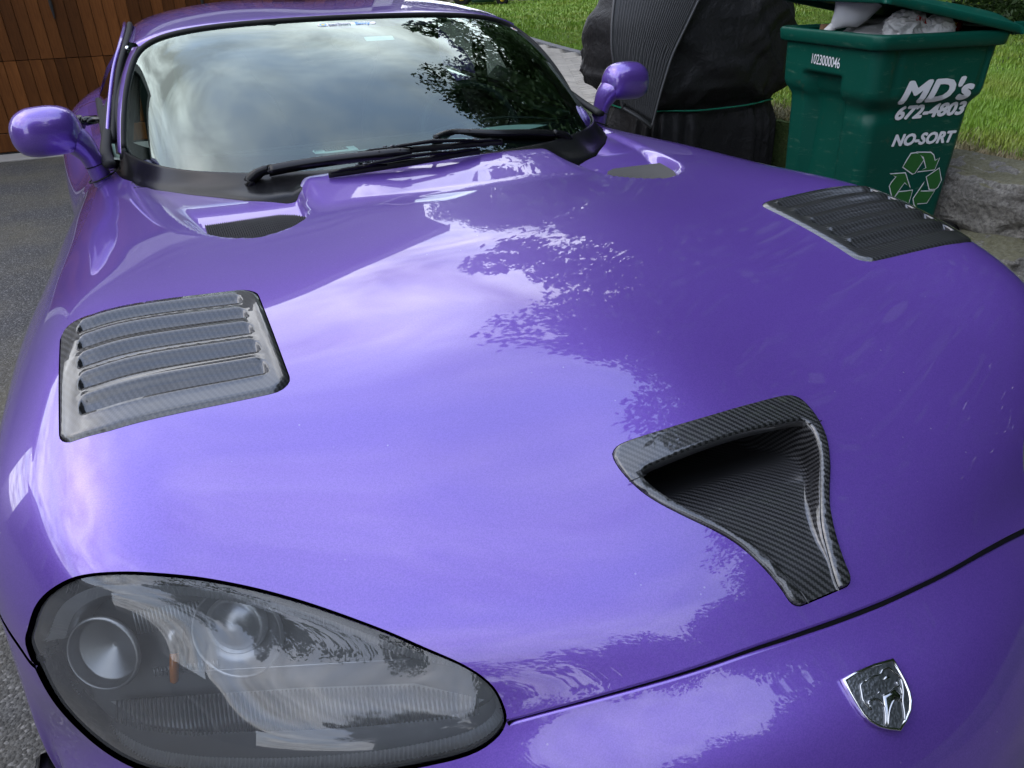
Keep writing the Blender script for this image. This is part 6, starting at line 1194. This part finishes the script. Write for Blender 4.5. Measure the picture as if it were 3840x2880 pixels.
# ribbed rubber floor mat hung over the cover
def build_mat():
    u = np.linspace(0, 1, 100); rowsK = np.array([  # v, left xyz, right xyz
        (0.00, 1.92, 3.98, 1.385, 2.40, 3.98, 1.40), (.14, 1.84, 3.80, 1.33, 2.34, 3.74, 1.345), (.28, 1.70, 3.665, 1.20, 2.235, 3.60, 1.22), (.42, 1.645, 3.60, 1.05, 2.10, 3.555, 1.04), (.58, 1.635, 3.575, .93, 1.99, 3.53, .88), (.78, 1.66, 3.555, .79, 1.91, 3.50, .70), (1.0, 1.705, 3.54, .625, 1.845, 3.475, .515)])
    v = np.linspace(0, 1, 90); K = np.stack([np.interp(v, rowsK[:, 0], rowsK[:, i]) for i in range(1, 7)], 1); k_ = np.ones(9)/9; Kp = np.vstack([np.repeat(K[:1], 4, 0), K, np.repeat(K[-1:], 4, 0)]); K = np.stack([np.convolve(Kp[:, i], k_, 'valid') for i in range(6)], 1)
    A, B = K[:, :3], K[:, 3:]; G = A[:, None]+(B-A)[:, None]*u[None, :, None]; nrm = np.cross(np.gradient(G, axis=1), np.gradient(G, axis=0)); nrm /= np.linalg.norm(nrm, axis=2)[..., None]; nrm *= np.where(nrm[..., 1:2] > 0, -1, 1); G[:, :, 1] -= .025*np.sin(math.pi*u)[None, :]
    # notch in the outline at the upper left
    mb = MB(); mb.grid(G); mb.grid((G+nrm*-.006)[::-1]); o = mb.build('rubber_floor_mat', simple('grey_black_rubber', (.050, .050, .051), .5, bump=.2, bscale=300), label='ribbed grey-black rubber car mat draped over the left end of the covered barbecue', cat='floor mat')
    def at(uu, vv, h):
        i = vv*(len(v)-1); j = uu*(len(u)-1); i0 = min(int(i), len(v)-2); j0 = min(int(j), len(u)-2); fi, fj = i-i0, j-j0
        g = lambda M_: (M_[i0, j0]*(1-fi)*(1-fj)+M_[i0+1, j0]*fi*(1-fj)+M_[i0, j0+1]*(1-fi)*fj+M_[i0+1, j0+1]*fi*fj); return g(G)+g(nrm)*h
    for k in range(15):   # raised double ribs that swell and join part-way down
        uc = .085+.83*k/14; mb = MB()
        for s in (-1, 1):
            pts = []; vj = .60+.05*math.sin(k*1.9)
            for vv in np.linspace(.02, .955, 40):
                w = .0145 if vv < vj-.06 else .0145*(1-sstep((vv-vj+.06)/.06))+.0035 if vv < vj else .0035+.008*sstep((vv-vj)/.07); pts.append(at(np.clip(uc+s*w, .02, .98), vv, .0035))
            mb.tube(pts, .0028, 5)
        r = mb.build('mat_rib', o.data.materials[0], kind='stuff'); r.parent = o
    mb = MB(); per = [at(.01, q, .003) for q in np.linspace(0, .99, 40)]+[at(q, .99, .003) for q in np.linspace(.01, .99, 20)]+[at(.99, q, .003) for q in np.linspace(.99, 0, 40)]; mb.tube(per, .008, 6); r = mb.build('mat_border', o.data.materials[0]); r.parent = o
build_mat()

# ------------------------------------------------------------------ garden machine far up the lawn
def build_mower():
    M0 = np.array([8.9, 22.4, float(lz(8.9, 22.4))-.02]); r0 = empty('garden_tractor', tuple(M0), R(-25), label='dark green ride-on mower with yellow wheel hubs, far off at the top of the lawn', cat='mower'); gm = simple('dark_green_paint', (.012, .05, .022), .3); 
    def q(mb, n, m, **k): o = mb.build(n, m, **k); o.parent = r0; return o
    mb = MB(); mb.loft([[(x, s*w*math.copysign(abs(math.cos(t))**.5, math.cos(t)), .45+h*math.copysign(abs(math.sin(t))**.5, math.sin(t))) for t in np.linspace(0, 2*math.pi, 16, False)] for x, w, h, s in ((-.2, .26, .26, 1), (.2, .27, .27, 1), (.6, .25, .22, 1), (.82, .18, .12, 1))], True, True, True); q(mb, 'engine_hood', gm)
    mb = MB(); mb.box((-.55, 0, .42), (.75, .85, .16), bev=.06); q(mb, 'rear_body', gm); mb = MB(); mb.box((-.55, 0, .62), (.42, .42, .10), bev=.04); mb.box((-.76, 0, .82), (.10, .42, .36), bev=.04); q(mb, 'seat', MT['rubber'])
    for x, r in ((-.6, .26), (.55, .19)):  # hubs small
        pass
    for x, r in ((-.6, .26), (.55, .19)):
        for s in (-1, 1):
            mb = MB(); mb.loft([[(x+k*r*math.cos(t), s*.42+d, r+k*r*math.sin(t)) for t in np.linspace(0, 2*math.pi, 20, False)] for d, k in ((-.07, .6), (-.07, .95), (.07, .95), (.07, .6))], True, True, True); w = q(mb, 'wheel', MT['rubber'])
            mb = MB(); mb.tube([(x, s*.50, r), (x, s*.505, r)], r*.35, 16); h = mb.build('hub', MT['yellow']); h.parent = w
    mb = MB(); mb.tube([(-.15, 0, .6), (-.3, 0, .85)], .02, 8); t = np.linspace(0, 2*math.pi, 17); mb.tube([(-.3+.08*math.sin(a)*.5, .17*math.cos(a), .86+.08*math.sin(a)) for a in t], .015, 6, cap=False); q(mb, 'steering_wheel', MT['rubber'])
    mb = MB(); mb.box((0, 0, .18), (.7, 1.1, .12), bev=.05); q(mb, 'mower_deck', gm)
build_mower()

# ------------------------------------------------------------------ trees
def m_leaf(n, a, c2):
    b = NB(n); oi = b.N('ShaderNodeObjectInfo'); c = b.mix(b.noise(.9, 4), a, c2); c = b.mix(b.math('MULTIPLY', oi.outputs['Random'], .4), c, (.05, .09, .02)); b.prin(Base_Color=c, Roughness=.5, Specular_IOR_Level=.3); return b.m
MT['leaf'] = m_leaf('leaves', (.020, .050, .012), (.055, .11, .025)); MT['bark'] = simple('bark', (.07, .055, .04), .9, bump=.8, bscale=14, bdist=.03)
def crown_mesh(name, clumps, n_leaf, leaf, seed, hgt):
    rng = np.random.default_rng(seed); Vs = []; 
    cc = []
    for i in range(clumps):
        z = rng.uniform(.12, 1.0); rad = (math.sin(min(1, z*1.15)*math.pi*.92+.12)**.7)*.50+.08; a = rng.uniform(0, 2*math.pi); r = rad*math.sqrt(rng.uniform(.15, 1)); cc.append((r*math.cos(a), r*math.sin(a), z, rng.uniform(.06, .17)))
    cc = np.array(cc); idx = rng.integers(0, clumps, n_leaf); d = rng.normal(size=(n_leaf, 3)); d /= np.linalg.norm(d, axis=1)[:, None]; rr = cc[idx, 3]*rng.uniform(.25, 1.0, n_leaf)**.5; P = cc[idx, :3]+d*rr[:, None]*[1, 1, .62]; P *= hgt
    a = rng.normal(size=(n_leaf, 3)); a /= np.linalg.norm(a, axis=1)[:, None]; b = np.cross(a, rng.normal(size=(n_leaf, 3))); b /= np.linalg.norm(b, axis=1)[:, None]; s = leaf*rng.uniform(.5, 1.3, n_leaf)[:, None]
    V = np.stack([P-a*s, P+b*s*.5, P+a*s, P-b*s*.5], 1).reshape(-1, 3); me = bpy.data.meshes.new(name); me.vertices.add(4*n_leaf); me.vertices.foreach_set('co', V.ravel().astype(np.float32)); me.loops.add(4*n_leaf); me.loops.foreach_set('vertex_index', np.arange(4*n_leaf, dtype=np.int32)); me.polygons.add(n_leaf); me.polygons.foreach_set('loop_start', np.arange(n_leaf, dtype=np.int32)*4); me.update(calc_edges=True); me.materials.append(MT['leaf']); return me, cc
CR = [crown_mesh('crown', 170, 60000, .12, 11, 1.0*10), crown_mesh('crown', 190, 64000, .13, 12, 1.0*9)]
def tree(x, y, h, w, k, label, lift=1.6, rz=0):
    z0 = float(lz(x, y)) if x > 3.1 and y > -9 else 0.0
    r = empty('tree', (x, y, z0), rz, label=label, cat='tree', group='trees around the garden'); me, cc = CR[k]; H0 = 10 if k == 0 else 9; c = bpy.data.objects.new('crown', me); COL.objects.link(c); c.parent = r; c.location = (0, 0, lift); sx = w/(H0*1.15); c.scale = (sx, sx, (h-lift)/H0); c['kind'] = 'stuff'
    mb = MB(); mb.tube([(0, 0, -.1), (.05, 0, h*.2), (-.1, .1, h*.5), (0, 0, h*.85)], [.24, .18, .12, .03], 10)
    for q in cc[::9]: e = np.array([q[0]*H0*sx, q[1]*H0*sx, lift+q[2]*(h-lift)]); s = np.array([0, 0, lift*.6+q[2]*(h-lift)*.5]); mb.tube([s, (s+e)/2+(0, 0, .25), e], [.07, .045, .012], 5)
    mb.build('trunk', MT['bark'], r)
for a in TREES: tree(*a)

for i, (x, y, w, h, k) in enumerate(((9.5, -5.5, 4.5, 3.0, 0), (7.6, -8.4, 4.5, 3.2, 1), (4.2, -10.6, 4.6, 3.0, 0), (.2, -11.2, 4.6, 3.2, 1), (11.5, -1.5, 4.6, 3.0, 0), (12.0, 3.0, 4.8, 3.0, 1), (12.5, 7.5, 4.8, 3.0, 0), (-3.6, -11.4, 4.6, 3.0, 0))):  # unseen shrubs added to block low sky gaps in the nose reflection
    r = empty('shrub', (x, y, 0.0), i*1.3, label=SHL[i], cat='shrub', group='shrubs along the garden edge'); me, cc = CR[k]; c = bpy.data.objects.new('crown', me); COL.objects.link(c); c.parent = r; c.location = (0, 0, -.3); H0 = 10 if k == 0 else 9; c.scale = (w/(H0*1.15),)*2+(h*1.1/H0,); c['kind'] = 'stuff'

def gap_fill_woods():  # added ring of leaves, darkens the low sky gaps mirrored in the paint
    rng = np.random.default_rng(5); az = np.radians(rng.uniform(23, 215, 90000)); r = rng.uniform(26, 36, 90000); top = 10.5+1.8*np.sin(az*5+1)+1.2*np.sin(az*13)+.8*np.sin(az*31); z = rng.uniform(-.2, 1, 90000)**1.0*top; P = np.c_[r*np.sin(az), r*np.cos(az), z]; a = rng.normal(size=P.shape); a /= np.linalg.norm(a, axis=1)[:, None]; b = np.cross(a, rng.normal(size=P.shape)); b /= np.linalg.norm(b, axis=1)[:, None]; s = rng.uniform(.25, .6, len(P))[:, None]
    V = np.stack([P-a*s, P+b*s*.6, P+a*s, P-b*s*.6], 1).reshape(-1, 3); n = len(P); me = bpy.data.meshes.new('far_woods'); me.vertices.add(4*n); me.vertices.foreach_set('co', V.ravel().astype(np.float32)); me.loops.add(4*n); me.loops.foreach_set('vertex_index', np.arange(4*n, dtype=np.int32)); me.polygons.add(n); me.polygons.foreach_set('loop_start', np.arange(n, dtype=np.int32)*4); me.update(calc_edges=True); me.materials.append(MT['leaf']); obj_me('far_woods', me, kind='stuff')
gap_fill_woods()
